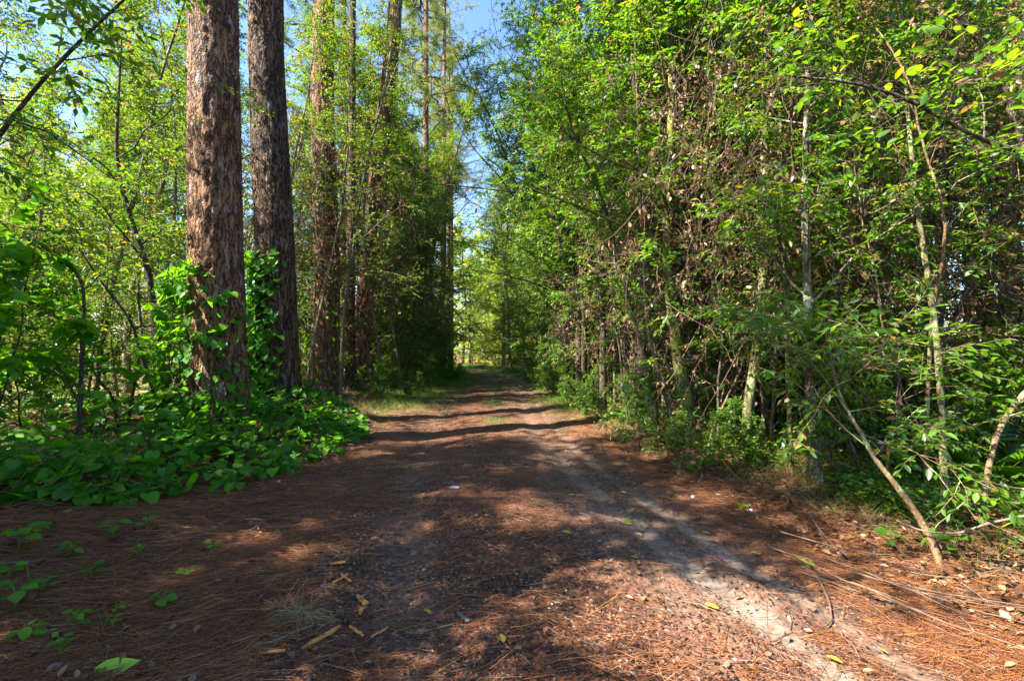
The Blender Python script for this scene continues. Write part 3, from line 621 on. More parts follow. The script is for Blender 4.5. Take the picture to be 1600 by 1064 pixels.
# right edge rows (crowns lean over the track)
gR = 'leafy trees of the right thicket'
scatter(18, RX(.6, 1.8), 6.5, 19, .7, thick, 'thicket_tree', zoneR, 'tree', gR)
scatter(12, RX(1.0, 2.6), 19, 40, 1.2, thick + oak[:2] + fart[:1], 'thicket_tree', zoneR, 'tree', 'distant leafy trees on the right', .9, 1.3)
scatter(28, RX(1.6, 7), 3.8, 14, .85, thick + thinny, 'thicket_tree', zoneR, 'tree', gR, .8, 1.15)
scatter(42, RX(.5, 4.5), 5.0, 17, .42, poles, 'pole_tree', lambda x, y: 'bare stemmed thin tree at the front of the right thicket' if y < 9 else 'bare stemmed thin tree further along the right edge', 'tree', 'bare stemmed thin trees on the right', .7, 1.15)
scatter(70, RX(.5, 3.8), 4.6, 13, .24, stems, 'young_tree', lambda x, y: 'thin brown stem', 'tree', 'thin brown stems crowding the right edge', .7, 1.25)
scatter(18, RX(.7, 5), 4.4, 15, .5, thinny, 'thin_tree', lambda x, y: 'thin young tree among the crowded right hand stems' if y < 9 else 'thin young tree far along the right thicket', 'tree', 'thin young trees on the right', .7, 1.15)
scatter(10, RX(4, 14), 8, 26, 1.8, thick + oak[:1], 'thicket_tree', zoneR, 'tree', 'deep trees of the right thicket', .9, 1.3)
scatter(26, RX(.55, 2.6), 5.0, 17, .40, saps, 'sapling', lambda x, y: 's', 'sapling', 'bushy saplings on the right', .45, .9)
scatter(20, RX(1.6, 8), 6.0, 22, .6, saps, 'sapling', lambda x, y: 'bushy sapling filling the right thicket' if y < 11 else 'distant bushy sapling on the right', 'sapling', 'bushy saplings on the right', .7, 1.2)
# left rows
scatter(9, LX(1.4, 3.2), 12, 24, 1.0, oak, 'oak_tree', zoneL, 'tree', 'leafy trees among the left pines', .8, 1.15)
scatter(7, lambda y, r: (r.uniform(455, 640) - 800) / F * y, 14.6, 24, 1.1, oak, 'oak_tree', zoneL, 'tree', 'leafy trees among the left pines', .85, 1.15)
scatter(8, LX(2.0, 4), 22, 33, 1.4, oak + fart[:1], 'oak_tree', zoneL, 'tree', 'distant leafy trees on the left', .9, 1.2)
scatter(13, lambda y, r: -r.uniform(.32, 1.0) * y, 11.5, 22, 1.6, oak, 'oak_tree', zoneL, 'tree', 'leafy trees among the left pines', .9, 1.2)
scatter(5, LX(2.4, 7), 6.8, 10.2, .9, thinny, 'oak_tree', zoneL, 'tree', 'leafy trees among the left pines', .7, 1.0)
scatter(14, lambda y, r: r.uniform(-11, -5.2), 5.5, 12, .7, shrubs + saps[:2], 'shrub', lambda x, y: 's', 'shrub', 'shrubs at the meadow edge on the left', .8, 1.2)
scatter(4, LX(2.6, 5), 4.2, 6.6, .7, saps, 'sapling', lambda x, y: 's', 'sapling', 'bushy saplings on the left', .6, .9)
scatter(7, lambda y, r: r.uniform(-10.5, -5.5), 4.8, 10, 1.2, thinny, 'oak_tree', lambda x, y: 'small leafy tree at the meadow edge, left of the pines', 'tree', 'leafy trees at the meadow edge', .7, 1.05)
scatter(20, LX(1.4, 4.5), 11, 30, .7, saps, 'sapling', lambda x, y: 'bushy sapling between the left pines' if y < 18 else 'distant bushy sapling on the left', 'sapling', 'bushy saplings on the left', .7, 1.2)
# beyond the bend and the far tree line round the meadow
for k in range(16):
    x, y = -1.2 + 4.5 * rs.random() - .25 * (k % 4), 37.5 + k * .55; placed.append((x, y))
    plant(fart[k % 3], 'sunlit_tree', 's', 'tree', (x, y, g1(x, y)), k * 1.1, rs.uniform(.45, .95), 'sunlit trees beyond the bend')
for k, (x, y) in enumerate([(-3.7, 18.6), (-4.3, 20.4), (-3.5, 24.6), (-4.7, 25.8)]):
    placed.append((x, y)); plant(oak[k % 4], 'oak_tree', 's', 'tree', (x, y, g1(x, y)), k * 1.9, .95 + .05 * k, 'leafy trees among the left pines' if y < 22 else 'distant leafy trees on the left')
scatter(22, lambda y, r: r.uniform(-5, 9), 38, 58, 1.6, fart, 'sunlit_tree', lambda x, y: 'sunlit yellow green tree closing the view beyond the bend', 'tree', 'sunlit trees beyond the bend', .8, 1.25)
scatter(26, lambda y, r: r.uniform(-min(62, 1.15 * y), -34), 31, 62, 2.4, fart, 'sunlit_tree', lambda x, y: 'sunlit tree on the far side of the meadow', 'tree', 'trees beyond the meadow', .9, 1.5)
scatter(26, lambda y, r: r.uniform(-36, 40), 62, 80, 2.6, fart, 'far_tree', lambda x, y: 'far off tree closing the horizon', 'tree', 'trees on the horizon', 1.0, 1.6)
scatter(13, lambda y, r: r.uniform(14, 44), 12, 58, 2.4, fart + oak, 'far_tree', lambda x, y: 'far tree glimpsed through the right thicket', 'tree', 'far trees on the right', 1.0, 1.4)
# unseen trees added left of and behind the camera to shade the foreground
for k, (x, y, v, s) in enumerate([(-5.8, -.4, oak[0], .70), (-5.9, 1.7, oak[1], .95), (-8.3, .4, oak[2], 1.1), (-7.6, 2.9, oak[3], 1.1), (-7.7, -1.8, oak[2], 1.05), (-6.6, -4.8, oak[0], 1.0), (-10.4, -1.2, oak[1], 1.1),
                                  (-5.8, -2.9, oak[3], .9), (-3.3, .9, thinny[1], .8), (-10.5, 2.0, oak[2], 1.2), (-5.1, .5, oak[2], .8), (-3.1, .8, saps[0], 1.2), (-6.4, .6, thick[1], .7), (-1.9, 1.3, poles[0], 1.3), (-9.9, -3.6, poles[1], .8), (-3.4, 2.2, saps[1], 1.1)]):
    placed.append((x, y)); plant(v, 'oak_tree', 'leafy shade tree added outside the frame left of the photographer, number %s by distance' % ['one', 'two', 'three', 'four', 'five', 'six', 'seven', 'eight', 'nine', 'ten', 'eleven', 'twelve', 'thirteen', 'fourteen', 'fifteen', 'sixteen', 'seventeen'][k], 'tree', (x, y, g1(x, y)), k * 1.3, s, 'shade trees added left of the photographer')

for k, (x, y) in enumerate([(2.5, 15), (2.6, 24)]):
    placed.append((x, y)); plant(reach[k], 'pine_tree', ['open crowned pine reaching bare boughs over the track from the right', 'further open pine reaching over the track near the bend'][k], 'pine tree', (x, y, g1(x, y)), 0, 1, 'open pines leaning over the track')

# shrubs and low plants
scatter(50, RX(.1, 1.3), 4.8, 22, .28, shrubs, 'shrub', lambda x, y: 'low green shrub along the right edge of the track' if y < 10 else 'distant low shrub along the right edge of the track', 'shrub', 'low shrubs along the right edge', .25, .7)
scatter(30, RX(1.0, 5.5), 3.4, 8.5, .3, stems, 'young_tree', lambda x, y: 's', 'tree', 'thin brown stems crowding the right edge', .7, 1.2)
scatter(40, RX(.7, 5), 3.9, 10.5, .36, shrubs, 'shrub', lambda x, y: 'leafy shrub under the right hand trees', 'shrub', 'shrubs under the right hand trees', .6, 1.3)
scatter(26, LX(.3, 2.5), 9.5, 24, .5, shrubs, 'shrub', lambda x, y: 'low green shrub at the foot of the left pines', 'shrub', 'low shrubs on the left edge', .4, .9)
scatter(12, LX(2.0, 5.4), 3.4, 7.5, .5, bigleaf, 'broad_leaf_shrub', lambda x, y: 'upright shrub with big heart shaped leaves left of the nearest pine', 'shrub', 'heart leaved shrubs on the left', .75, 1.15)

# ------------------------------------------------------------------ vines with heart shaped leaves
def ribbon_stems(rng, P0, D, L, r, nseg=8, wander=.35, trop=(0, 0, 0)):
    P = walk(rng, P0, D, L, nseg, wander, trop); return P
rng = np.random.default_rng(77)
def vine_patch(n):
    """mound of heart leaves spreading from the pines to the track edge"""
    X = rng.uniform(-7.5, -1.7, n * 4); Y = rng.uniform(2.9, 8.6, n * 4)
    # outer boundary of the patch in plan
    bx = np.interp(Y, [2.9, 3.5, 4.0, 4.6, 5.5, 7.0, 8.6], [-4.3, -3.1, -2.5, -2.25, -2.15, -2.2, -2.55]) + .25 * fbm(Y * 2.2, X * 0, 41)
    d = bx - X
    keep = (d > 0) & (rng.random(n * 4) < np.clip(.05 + 1.3 * (vnoise(X * 1.6, Y * 1.6, 8) + .5), 0, 1)) & (rng.random(n * 4) < np.exp(-np.maximum(0, d - 1.7) * .8))
    X, Y, d = X[keep][:n], Y[keep][:n], d[keep][:n]
    dd = np.hypot(X - P1[0], Y - P1[1]); d2 = np.hypot(X - P2[0], Y - P2[1])
    ok = (dd > .42) & (d2 > .40); X, Y, d, dd, d2 = X[ok], Y[ok], d[ok], dd[ok], d2[ok]
    top = .05 + .19 * sstep(0, .9, d) + .38 * np.exp(-((dd - .3) / .45) ** 2) + .35 * np.exp(-(d2 / .8) ** 2) + .12 * (vnoise(X * 2.4, Y * 2.4, 12) + .3)
    Z = gz(X, Y) + np.maximum(.03, top * rng.uniform(.25, 1.0, len(X)) ** .6)
    return np.stack([X, Y, Z], -1)
def heart_leaves(P, rng, size, towards=(.35, -.8, 0), up=1.0, fan=1.1, tint0=0., tint1=.8):
    n = len(P); D = np.array(towards)[None] + rng.normal(0, fan * .5, (n, 3)) + [0, 0, -.25]
    N = np.stack([rng.normal(.05, .35, n), rng.normal(-.25, .35, n), np.full(n, up)], -1)
    sz = size * rng.uniform(.45, 1.4, n)
    tint = rng.uniform(tint0, tint1, n); tint = np.where(rng.random(n) < .012, 1.0, tint)
    return leaves(HEART, P, D, N, sz, tint, .95)
P = vine_patch(4200)
V, Fs, tn = heart_leaves(P, rng, .096)
st = ribbon_stems(rng, P[::14] - [0, 0, .04], rng.normal(0, 1, (len(P[::14]), 3)) * [1, 1, .25], np.full(len(P[::14]), .55), .003)
sv, sf = tubes(st, np.full(st.shape[:2], .0028), 4)
v0 = tag(obj('ground_vine', mesh('ground_vine', V, Fs, M['leaf_vine'], tint=tn)), 'heart leaved vines sprawling over the ground at the foot of the pines', 'ground cover', kind='stuff')
obj('vine_stems', mesh('vine_stems', sv, [sf], M['twig_brown'], smooth=True), v0)

def climber(label, c, r, hmax, n, a0, a1, size, seed, group='vines climbing the left pines', xoff=None, dense=1.4):
    rg = np.random.default_rng(seed); z0 = g1(*c)
    t = thing('climbing_vine', label, 'vine', (c[0], c[1], z0), 0, group)
    # stems winding up the trunk
    m = 9; hs = np.linspace(0, 1, 22)
    Sx = []
    for i in range(m):
        aa = rg.uniform(a0, a1); ht = hmax * rg.uniform(.5, 1)
        ang = aa + .35 * np.cumsum(rg.normal(0, .35, 22)); rad = r * (1 + .30 * np.exp(-hs * ht * 2.6)) + .02
        ox = (xoff(hs * ht) if xoff else 0)
        Sx.append(np.stack([ox + np.cos(ang) * rad, np.sin(ang) * rad, hs * ht], -1))
    Sx = np.array(Sx); v, q = tubes(Sx, np.full(Sx.shape[:2], .006) * np.linspace(1, .4, 22), 5)
    obj('stem', mesh('climber_stem', v, [q], M['twig_brown'], smooth=True), t)
    h = hmax * rg.random(n) ** dense; ang = rg.uniform(a0, a1, n) + rg.normal(0, .15, n)
    rad = r * (1 + .30 * np.exp(-h * 2.6)) + rg.uniform(.02, .12, n) + .10 * np.exp(-h * 2)
    ox = (xoff(h) if xoff else 0)
    P = np.stack([ox + np.cos(ang) * rad, np.sin(ang) * rad, h + .02], -1)
    out = np.stack([np.cos(ang), np.sin(ang), np.zeros(n)], -1)
    D = out * .6 + np.array([0, 0, -.75]) + rg.normal(0, .4, (n, 3)); N = out * .55 + np.array([0, 0, .85]) + rg.normal(0, .25, (n, 3))
    V, Fs, tn = leaves(HEART, P, D, N, size * rg.uniform(.55, 1.2, n), rg.uniform(0, .85, n), .95)
    obj('foliage', mesh('climber_leaves', V, Fs, M['leaf_vine'], tint=tn), t)
pi = math.pi
climber('heart leaved vine scattered up the base of the thickest pine', P1, .35, 1.9, 170, -pi * 1.0, -pi * .05, .115, 5, dense=1.3)
climber('dense green vine covering the left side of the dark barked pine', P2, .33, 2.7, 620, -pi * 1.1, -pi * .40, .13, 6, dense=1.5)
climber('vine hanging beside the left flank of the thickest pine', (P1[0] - .05, P1[1] + .0), .42, 2.2, 120, pi * .8, pi * 1.3, .14, 8, dense=.9)
climber('vines clinging to the flared base of the third pine', (-4.5, 11.6), .33, 3.0, 160, -pi * .9, -pi * .05, .085, 9, dense=1.2)

# small seedlings lying on the litter
def seedling(label, x, y, n, size, seed, lm='leaf_vine', group='seedlings on the pine litter', h=.08):
    rg = np.random.default_rng(seed); z = g1(x, y)
    t = thing('seedling', label, 'seedling', (x, y, z), 0, group)
    a = np.arange(n) * 2.4 + rg.random(); hh = h * (.5 + .6 * rg.random(n)); rr = size * .35
    P = np.stack([np.cos(a) * rr, np.sin(a) * rr, hh], -1)
    st = np.stack([np.zeros((n, 3)), P * [.4, .4, .8], P], 1); v, q = tubes(st, np.full((n, 3), .0016), 4)
    obj('stem', mesh('seedling_stem', v, [q], M['grass'], smooth=True, tint=np.full(len(v), .3)), t)
    D = np.stack([np.cos(a), np.sin(a), np.full(n, -.1)], -1) + rg.normal(0, .2, (n, 3)); N = np.array([0, -.25, 1.]) + rg.normal(0, .2, (n, 3))
    V, Fs, tn = leaves(LEAF10, P, D, N, size * rg.uniform(.75, 1.15, n), rg.uniform(.3, .75, n), 1.3)
    obj('foliage', mesh('seedling_leaves', V, Fs, M[lm], tint=tn), t)
def gp(px, py):                            # ground point seen at a photo pixel (flat estimate refined on the terrain)
    Yv = 3.0
    for _ in range(30):
        p = at(px, py, Yv); z = g1(p[0], p[1]); Yn = Yv * (CAM_H - z) / max(.05, CAM_H - p[2]); Yv = .5 * Yv + .5 * Yn
    return at(px, py, Yv)
for i, (px, py, n, s, lb) in enumerate([(176, 840, 4, .075, 'four leaved seedling on the litter below the vine patch'), (142, 903, 4, .055, 'small dark seedling below the four leaved one'),
        (24, 955, 7, .08, 'leafy seedling cut by the left edge'), (182, 962, 4, .030, 'tiny bright green sprout, upper of two'), (176, 985, 5, .026, 'tiny bright green sprout, lower of two'),
        (290, 905, 5, .04, 'faint green sprout in the needles left of the track'), (30, 860, 6, .09, 'broad leaved seedling at the left edge under the vines'), (1490, 870, 7, .075, 'young broad leaved sprout at the foot of the leaning pale stem'),
        (1395, 860, 5, .08, 'dark leaved seedling left of the leaning pale stem'), (1255, 888, 3, .05, 'yellow green sprout on the litter bank'), (1160, 798, 6, .04, 'bright fern like sprout beside the white stone'),
        (1330, 700, 6, .05, 'bright leafed sprout behind the leaning pale stem'), (1020, 700, 7, .05, 'small sprout at the right track edge'), (1110, 730, 6, .05, 'small sprout under the mossy trunk')]):
    p = gp(px, py); seedling(lb, p[0], p[1], n, s, 300 + i, 'leaf_vine' if px < 700 else 'leaf_green', h=.06 if s < .07 else .12)

rq = random.Random(3)
for i, (px, py) in enumerate([(60, 835), (110, 870), (215, 872), (70, 925), (120, 985), (40, 1000), (250, 950), (330, 860), (95, 1030), (230, 830), (15, 905)]):
    p = gp(px, py); seedling(['feathery', 'drooping', 'pale', 'dusty', 'ragged', 'slight', 'thin', 'solitary', 'bottommost', 'upper', 'leftmost'][i] + ' little seedling among the needles at lower left', p[0], p[1], rq.randint(3, 7), rq.uniform(.03, .065), 500 + i, h=rq.uniform(.05, .1))
# ------------------------------------------------------------------ litter: needles, flakes, dead leaves (uncountable)
rng = np.random.default_rng(5)
def pick(n, dens, x0, x1, y0, y1):
    X = rng.uniform(x0, x1, n); Y = y0 + (y1 - y0) * rng.random(n)
    k = rng.random(n) < dens(X, Y); return X[k], Y[k]
def ydist(n, y0, y1):                       # more pieces close to the lens
    u = rng.random(n); return 1 / (1 / y0 + u * (1 / y1 - 1 / y0))
def clumpy(X, Y):
    c = X - road_x(Y); e = np.abs(c) - hwid(Y); nn = fbm(X * 1.5, Y * 1.5, 22, 3)
    base = np.where(e > -.35 + .5 * nn, 1.0, np.clip(.06 + 1.6 * nn, .04, .8))
    rt = np.exp(-((c - .80) / .17) ** 2) + np.exp(-((c - 1.13) / .12) ** 2)
    return np.clip(base - .85 * np.clip(rt, 0, 1), .02, 1)
n = 150000
Y = ydist(n, 1.3, 15); X = rng.uniform(-1, 1, n) * (Y * 1.12 + .6)
k = rng.random(n) < clumpy(X, Y) * np.where(X - road_x(Y) > hwid(Y) + .25, .45, 1); X, Y = X[k], Y[k]; n = len(X)
L = rng.uniform(.07, .21, n); aa = rng.normal(0, 1.0, n) + 1.2 * fbm(X * 2.5, Y * 2.5, 51, 2) * 2
aa = np.where(rng.random(n) < .5, aa, rng.uniform(0, np.pi, n)); bend = rng.normal(0, .35, n)
pts = []
for s in range(4):
    f = s / 3 - .5; a2 = aa + bend * f
    px_, py_ = X + np.cos(a2) * L * f, Y + np.sin(a2) * L * f
    pts.append(np.stack([px_, py_, gz(px_, py_) + .004], -1))
Pn = np.stack(pts, 1); lift = rng.uniform(0, .016, n)[:, None] + rng.normal(0, .006, (n, 4)); Pn[:, :, 2] += np.abs(lift)
wv = np.where(np.arange(4) % 3 == 0, .45, 1.0) * .00085
W = (rng.uniform(.7, 1.3, n) * np.maximum(1, Y / 3.2))[:, None] * wv[None]
V, q = tubes(Pn, W, 3)
V0 = np.repeat(rng.random(n) ** 1.3, 12)
tag(obj('pine_needles', mesh('pine_needles', V, [q], M['needles'], tint=V0)), 'reddish brown fallen pine needles strewn over the track and verges', 'pine needles', kind='stuff')
# coarser bright needle bundles on top
n = 9000
Y = ydist(n, 1.3, 9); X = rng.uniform(-1, 1, n) * (Y * 1.12 + .6); k = rng.random(n) < .25 + .75 * clumpy(X, Y); X, Y = X[k], Y[k]; n = len(X)
a = rng.uniform(0, np.pi, n); a = np.where(rng.random(n) < .55, a * .35 - .2, a); P0 = np.stack([X, Y, gz(X, Y) + .012], -1)
Pb = walk(rng, P0, np.stack([np.cos(a), np.sin(a), rng.normal(0, .04, n)], -1), rng.uniform(.10, .24, n), 4, .06); Pb[:, :, 2] = gz(Pb[:, :, 0], Pb[:, :, 1]) + .010 + rng.uniform(0, .012, (n, 1))
V, q = tubes(Pb, rng.uniform(.0009, .0017, n)[:, None] * np.array([.8, 1, 1, .8, .4])[None], 3)
tag(obj('needle_bundles', mesh('needle_bundles', V, [q], M['needles'], tint=np.repeat(rng.uniform(.45, 1, n), 15))), 'thicker orange pine needle bundles lying on top of the litter', 'pine needles', kind='stuff')
# bark flakes and crumbled leaf
n = 110000
Y = ydist(n, 1.3, 20); X = rng.uniform(-1, 1, n) * (Y * 1.12 + .6)
c = X - road_x(Y); k = rng.random(n) > .93 * np.clip(np.exp(-((c - .8) / .12) ** 2) + np.exp(-((c - 1.13) / .1) ** 2), 0, 1); X, Y = X[k], Y[k]; n = len(X)
Z = gz(X, Y) + rng.uniform(.001, .010, n)
T4 = (np.array([[-.5, -.3, 0], [.1, -.55, .1], [.55, -.1, .02], [.3, .5, .12], [-.35, .4, 0]]), [[[0, 1, 2, 3, 4]]])
a = rng.uniform(0, 6.28, n); D = np.stack([np.cos(a), np.sin(a), rng.normal(0, .2, n)], -1); N = rng.normal(0, .32, (n, 3)) + [0, 0, 1]
V, Fs, tn = leaves(T4, np.stack([X, Y, Z], -1), D, N, rng.uniform(.005, .022, n) * np.maximum(1, Y / 5), rng.random(n) ** 3.2, rng.uniform(.15, .55, n))
tag(obj('litter_flakes', mesh('litter_flakes', V, Fs, M['litter'], tint=tn)), 'dark crumbled bark and leaf flakes covering the track', 'leaf litter', kind='stuff')
# dead broad leaves, mostly on the right verge and under trees
n = 34000
Y = ydist(n, 1.6, 26); X = rng.uniform(-1, 1, n) * (Y * 1.15 + .6); c = X - road_x(Y); e = np.abs(c) - hwid(Y)
k = rng.random(n) < np.where(e < -.2, .015, np.where(c > 0, .95, np.where(Y < 7, .06, .35))); X, Y = X[k], Y[k]; n = len(X)
CURL = (np.array([[0, 0, 0], [.22, .25, .12], [.26, .6, .16], [0, 1, .05], [-.26, .6, .14], [-.22, .25, .13], [0, .5, -.02]]), [[[0, 1, 2, 6], [6, 2, 3, 4], [0, 6, 4, 5]]])
a = rng.uniform(0, 6.28, n); D = np.stack([np.cos(a), np.sin(a), rng.normal(0, .22, n)], -1); N = rng.normal(0, .35, (n, 3)) + [0, 0, 1]; N[rng.random(n) < .4] *= -1
V, Fs, tn = leaves(CURL, np.stack([X, Y, gz(X, Y) + rng.uniform(.006, .03, n)], -1), D, N, rng.uniform(.022, .060, n), rng.random(n) ** 1.6, rng.uniform(.6, 1.2, n))
tag(obj('dead_leaves', mesh('dead_leaves', V, Fs, M['leaf_dead'], tint=tn)), 'curled brown dead leaves covering the verge and floor under the right hand trees', 'dead leaves', kind='stuff')
# fine forest-floor twigs
n = 5200
Y = ydist(n, 1.8, 20); X = rng.uniform(-1, 1, n) * (Y * 1.15 + .6); c = X - road_x(Y); e = np.abs(c) - hwid(Y)
k = rng.random(n) < np.where(e < 0, .03, np.where(c > 0, .55, .12)); X, Y = X[k], Y[k]; n = len(X)
P0 = np.stack([X, Y, gz(X, Y) + .012], -1); a = rng.uniform(0, 6.28, n); D = np.stack([np.cos(a), np.sin(a), rng.normal(.03, .08, n)], -1)
Pt = walk(rng, P0, D, rng.uniform(.06, .35, n), 5, .14); Pt[:, :, 2] = np.maximum(Pt[:, :, 2], gz(Pt[:, :, 0], Pt[:, :, 1]) + .006)
V, q = tubes(Pt, rng.uniform(.001, .004, n)[:, None] * np.linspace(1, .5, 6)[None], 4)
tag(obj('fallen_twigs', mesh('fallen_twigs', V, [q], M['twig_grey'], smooth=True)), 'thin grey fallen twigs lying in the leaf litter', 'twigs', kind='stuff')

# grass: far verges, crown of the track, light fringe
def grass(name, label, X, Y, hmin, hmax, m, wid=.003, tlo=0, thi=.85):
    n = len(X); a = rng.uniform(0, 6.28, n); L = rng.uniform(hmin, hmax, n)
    P0 = np.stack([X, Y, gz(X, Y) - .01], -1); D = np.stack([np.cos(a) * .5, np.sin(a) * .5, np.ones(n)], -1)
    Pt = walk(rng, P0, D, L, 3, .12, (0, 0, -.22)); V, q = tubes(Pt, (np.maximum(1, Y / 8) * wid)[:, None] * np.array([1, .9, .6, .15])[None], 3)
    return tag(obj(name, mesh(name, V, [q], M[m], tint=np.repeat(rng.uniform(tlo, thi, n), 12))), label, 'grass', kind='stuff')
n = 60000; Y = rng.uniform(7.5, 40, n); side = rng.choice([-1, 1], n); e = rng.normal(.45, .55, n); e = np.where(side > 0, e * .7, e * 1.1)
X = road_x(Y) + side * (hwid(Y) + e); k = (fbm(X * .9, Y * .9, 61, 3) > -.10) & (rng.random(n) < sstep(7, 13, Y)); grass('verge_grass', 'short bright grass fringing both sides of the far track', X[k], Y[k], .05, .20, 'grass', .0022)
n = 5000; cy = rng.choice([8.6, 11.6, 12.3, 16, 19, 22, 25], n); Y = cy + rng.normal(0, .35, n); X = road_x(Y) + .15 + rng.normal(0, .13, n); grass('track_grass', 'small bright grass patches growing along the middle of the track', X, Y, .02, .07, 'grass', .0016)
n = 9000; Y = rng.uniform(2.6, 9, n); X = road_x(Y) + hwid(Y) + rng.uniform(.3, 4, n); k = fbm(X * .9, Y * .9, 71, 3) > .12; grass('forest_grass', 'thin grass blades in the litter of the right thicket', X[k], Y[k], .06, .25, 'grass', .0015)
n = 30000; X = rng.uniform(-30, -12, n); Y = rng.uniform(6, 45, n); grass('meadow_grass', 'sunlit dry meadow grass beyond the left trees', X, Y, .1, .35, 'dry_grass', .004)

# ground cover herbs on the right thicket floor and track edge (small leaves)
n = 24000; Y = ydist(n, 2.6, 26); side = np.where(rng.random(n) < .75, 1, -1); e = np.abs(rng.normal(0, 1, n)) * np.where(side > 0, 1.6, .9) + np.where(side > 0, .15, .5)
X = road_x(Y) + side * (hwid(Y) + e); k = (fbm(X * 1.1, Y * 1.1, 81, 3) > .02) & ((side > 0) | (Y > 9)) & ((Y > 4.6) | (e > .6)); X, Y = X[k], Y[k]; n = len(X)
D = rng.normal(0, 1, (n, 3)) * [1, 1, .3]; N = rng.normal(0, .4, (n, 3)) + [0, -.2, 1]
V, Fs, tn = leaves(LEAF6, np.stack([X, Y, gz(X, Y) + rng.uniform(.02, .22, n)], -1), D, N, rng.uniform(.025, .06, n), rng.uniform(0, .85, n), None)
tag(obj('low_herbs', mesh('low_herbs', V, Fs, M['leaf_green'], tint=tn)), 'low green herbs growing along the right edge of the track', 'ground cover', kind='stuff')

# ------------------------------------------------------------------ dead vines and twigs hanging in the right thicket
def tangle(seed):
    rg = np.random.default_rng(seed); n = 46
    top = np.stack([rg.normal(0, .35, n), rg.normal(0, .35, n), rg.uniform(1.6, 4.6, n)], -1)
    Ps = walk(rg, top, rg.normal(0, .5, (n, 3)) + [0, 0, -1], rg.uniform(.9, 2.6, n), 12, .22, (0, 0, -.06))
    Ps[:, :, 2] = np.maximum(Ps[:, :, 2], .03)
    v, q = tubes(Ps, rg.uniform(.0022, .006, n)[:, None] * np.linspace(1, .4, 13)[None], 4)
    idx, p, tan, t = sample(rg, Ps, 7, .1, 1); k = len(p)
    Tw = walk(rg, p, rg.normal(0, .7, (k, 3)) + [0, 0, -.5], rg.uniform(.1, .45, k), 4, .2, (0, 0, -.1))
    v2, q2 = tubes(Tw, np.full((k, 5), .0016), 3)
    idx, p, tan, t = sample(rg, Tw, 6, .1, 1); k = len(p)
    V, Fs, tn = leaves(LEAF6, p, rg.normal(0, .6, (k, 3)) + [0, 0, -1], rg.normal(0, 1, (k, 3)), rg.uniform(.025, .065, k), rg.random(k), rg.uniform(.5, 1, k))
    sv, sf, _ = merge([(v, [q], None), (v2, [q2], None)])
    return mesh('tangle_stem', sv, sf, M['twig_brown'], smooth=True), mesh('tangle_leaves', V, Fs, M['leaf_dead'], tint=tn)
tg = [tangle(201 + k) for k in range(4)]
def put_tangle(x, y, z, k, s, label, group):
    t = thing('dead_vine', label, 'dead vine', (x, y, z), k * 1.7, group); t.scale = (s, s, s)
    obj('stem', tg[k % 4][0], t); obj('foliage', tg[k % 4][1], t)
c = 0
for i in range(400):
    if c >= 32: break
    y = 4.6 + 9 * rs.random(); x = float(road_x(y) + hwid(y)) + .7 + 3.6 * rs.random() ** 1.3
    if not free(x, y, .12): continue
    placed.append((x, y)); put_tangle(x, y, g1(x, y) + rs.uniform(0, .6), c, rs.uniform(.8, 1.25), 'brown dead vines hanging among the right hand trees', 'dead vines on the right'); c += 1
for i, (x, y) in enumerate([(-4.4, 11.1), (-4.7, 11.4), (-3.9, 13.2), (-4.2, 15), (-5, 9.8), (-3.6, 17)]):
    put_tangle(x, y, g1(x, y) + 1.0, i, 1.2, 'brown dead vines draped on the left pines', 'dead vines on the left')

# ------------------------------------------------------------------ single things on the ground
def stick(label, pts, r, m='twig_grey', name='fallen_stick', cat='stick', lift=.012, group=None, k=8):
    P = np.array([gp(*p) if len(p) == 2 else at(*p) for p in pts]); s = np.linspace(0, 1, len(P)); u = np.linspace(0, 1, 20)
    Q = np.stack([np.interp(u, s, P[:, i]) for i in range(3)], -1)
    for _ in range(2): Q[1:-1] = (Q[:-2] + 2 * Q[1:-1] + Q[2:]) / 4
    if len(pts[0]) == 2: Q[:, 2] = gz(Q[:, 0], Q[:, 1]) + r + lift
    o = Q[0].copy(); v, q = tubes((Q - o)[None], (r * np.linspace(1, .45, 20) * (1 + .12 * np.sin(u * 31)))[None], k)
    return tag(obj(name, mesh(name, v, [q], M[m], smooth=True), loc=tuple(o)), label, cat, group)
stick('grey branch lying along the bottom right bank and off the right edge', [(1600, 806, 2.6), (1540, 818, 2.65), (1500, 834, 2.7), (1440, 830, 2.8), (1400, 812, 2.9)], .008)
stick('long straight grey stick rising through the stems behind the bent sapling', [(1400, 770, 3.6), (1480, 790, 3.4), (1555, 820, 3.0), (1640, 870, 2.5)], .006)
stick('thin pale twig crossing between the two saplings', [(1470, 640, 3.6), (1520, 665, 3.7), (1565, 700, 3.8)], .005)
stick('thin pale twig at shoulder height near the right edge', [(1520, 664, 3.0), (1560, 655, 3.0), (1640, 630, 3.0)], .005, 'bark_tan')
stick('dark stick on the track edge below the litter bank', [(1276, 905), (1296, 945), (1300, 975), (1288, 985)], .007, 'twig_brown')
stick('straight stick lying at the left edge of the vine patch', [(0, 884), (35, 882), (70, 880)], .005)
stick('thin twig at the bottom left edge', [(0, 991), (35, 980), (60, 955)], .004)
stick('short twig lying on the track near the white fleck', [(648, 735), (660, 750), (676, 752)], .007, 'twig_brown')
stick('short stick at the left track edge below the vines', [(540, 775), (556, 768), (562, 764)], .008, 'twig_brown')
stick('long straight needle stalk lying on the litter lower left', [(165, 962), (200, 985), (232, 1006)], .003, 'needles' if False else 'split_wood')
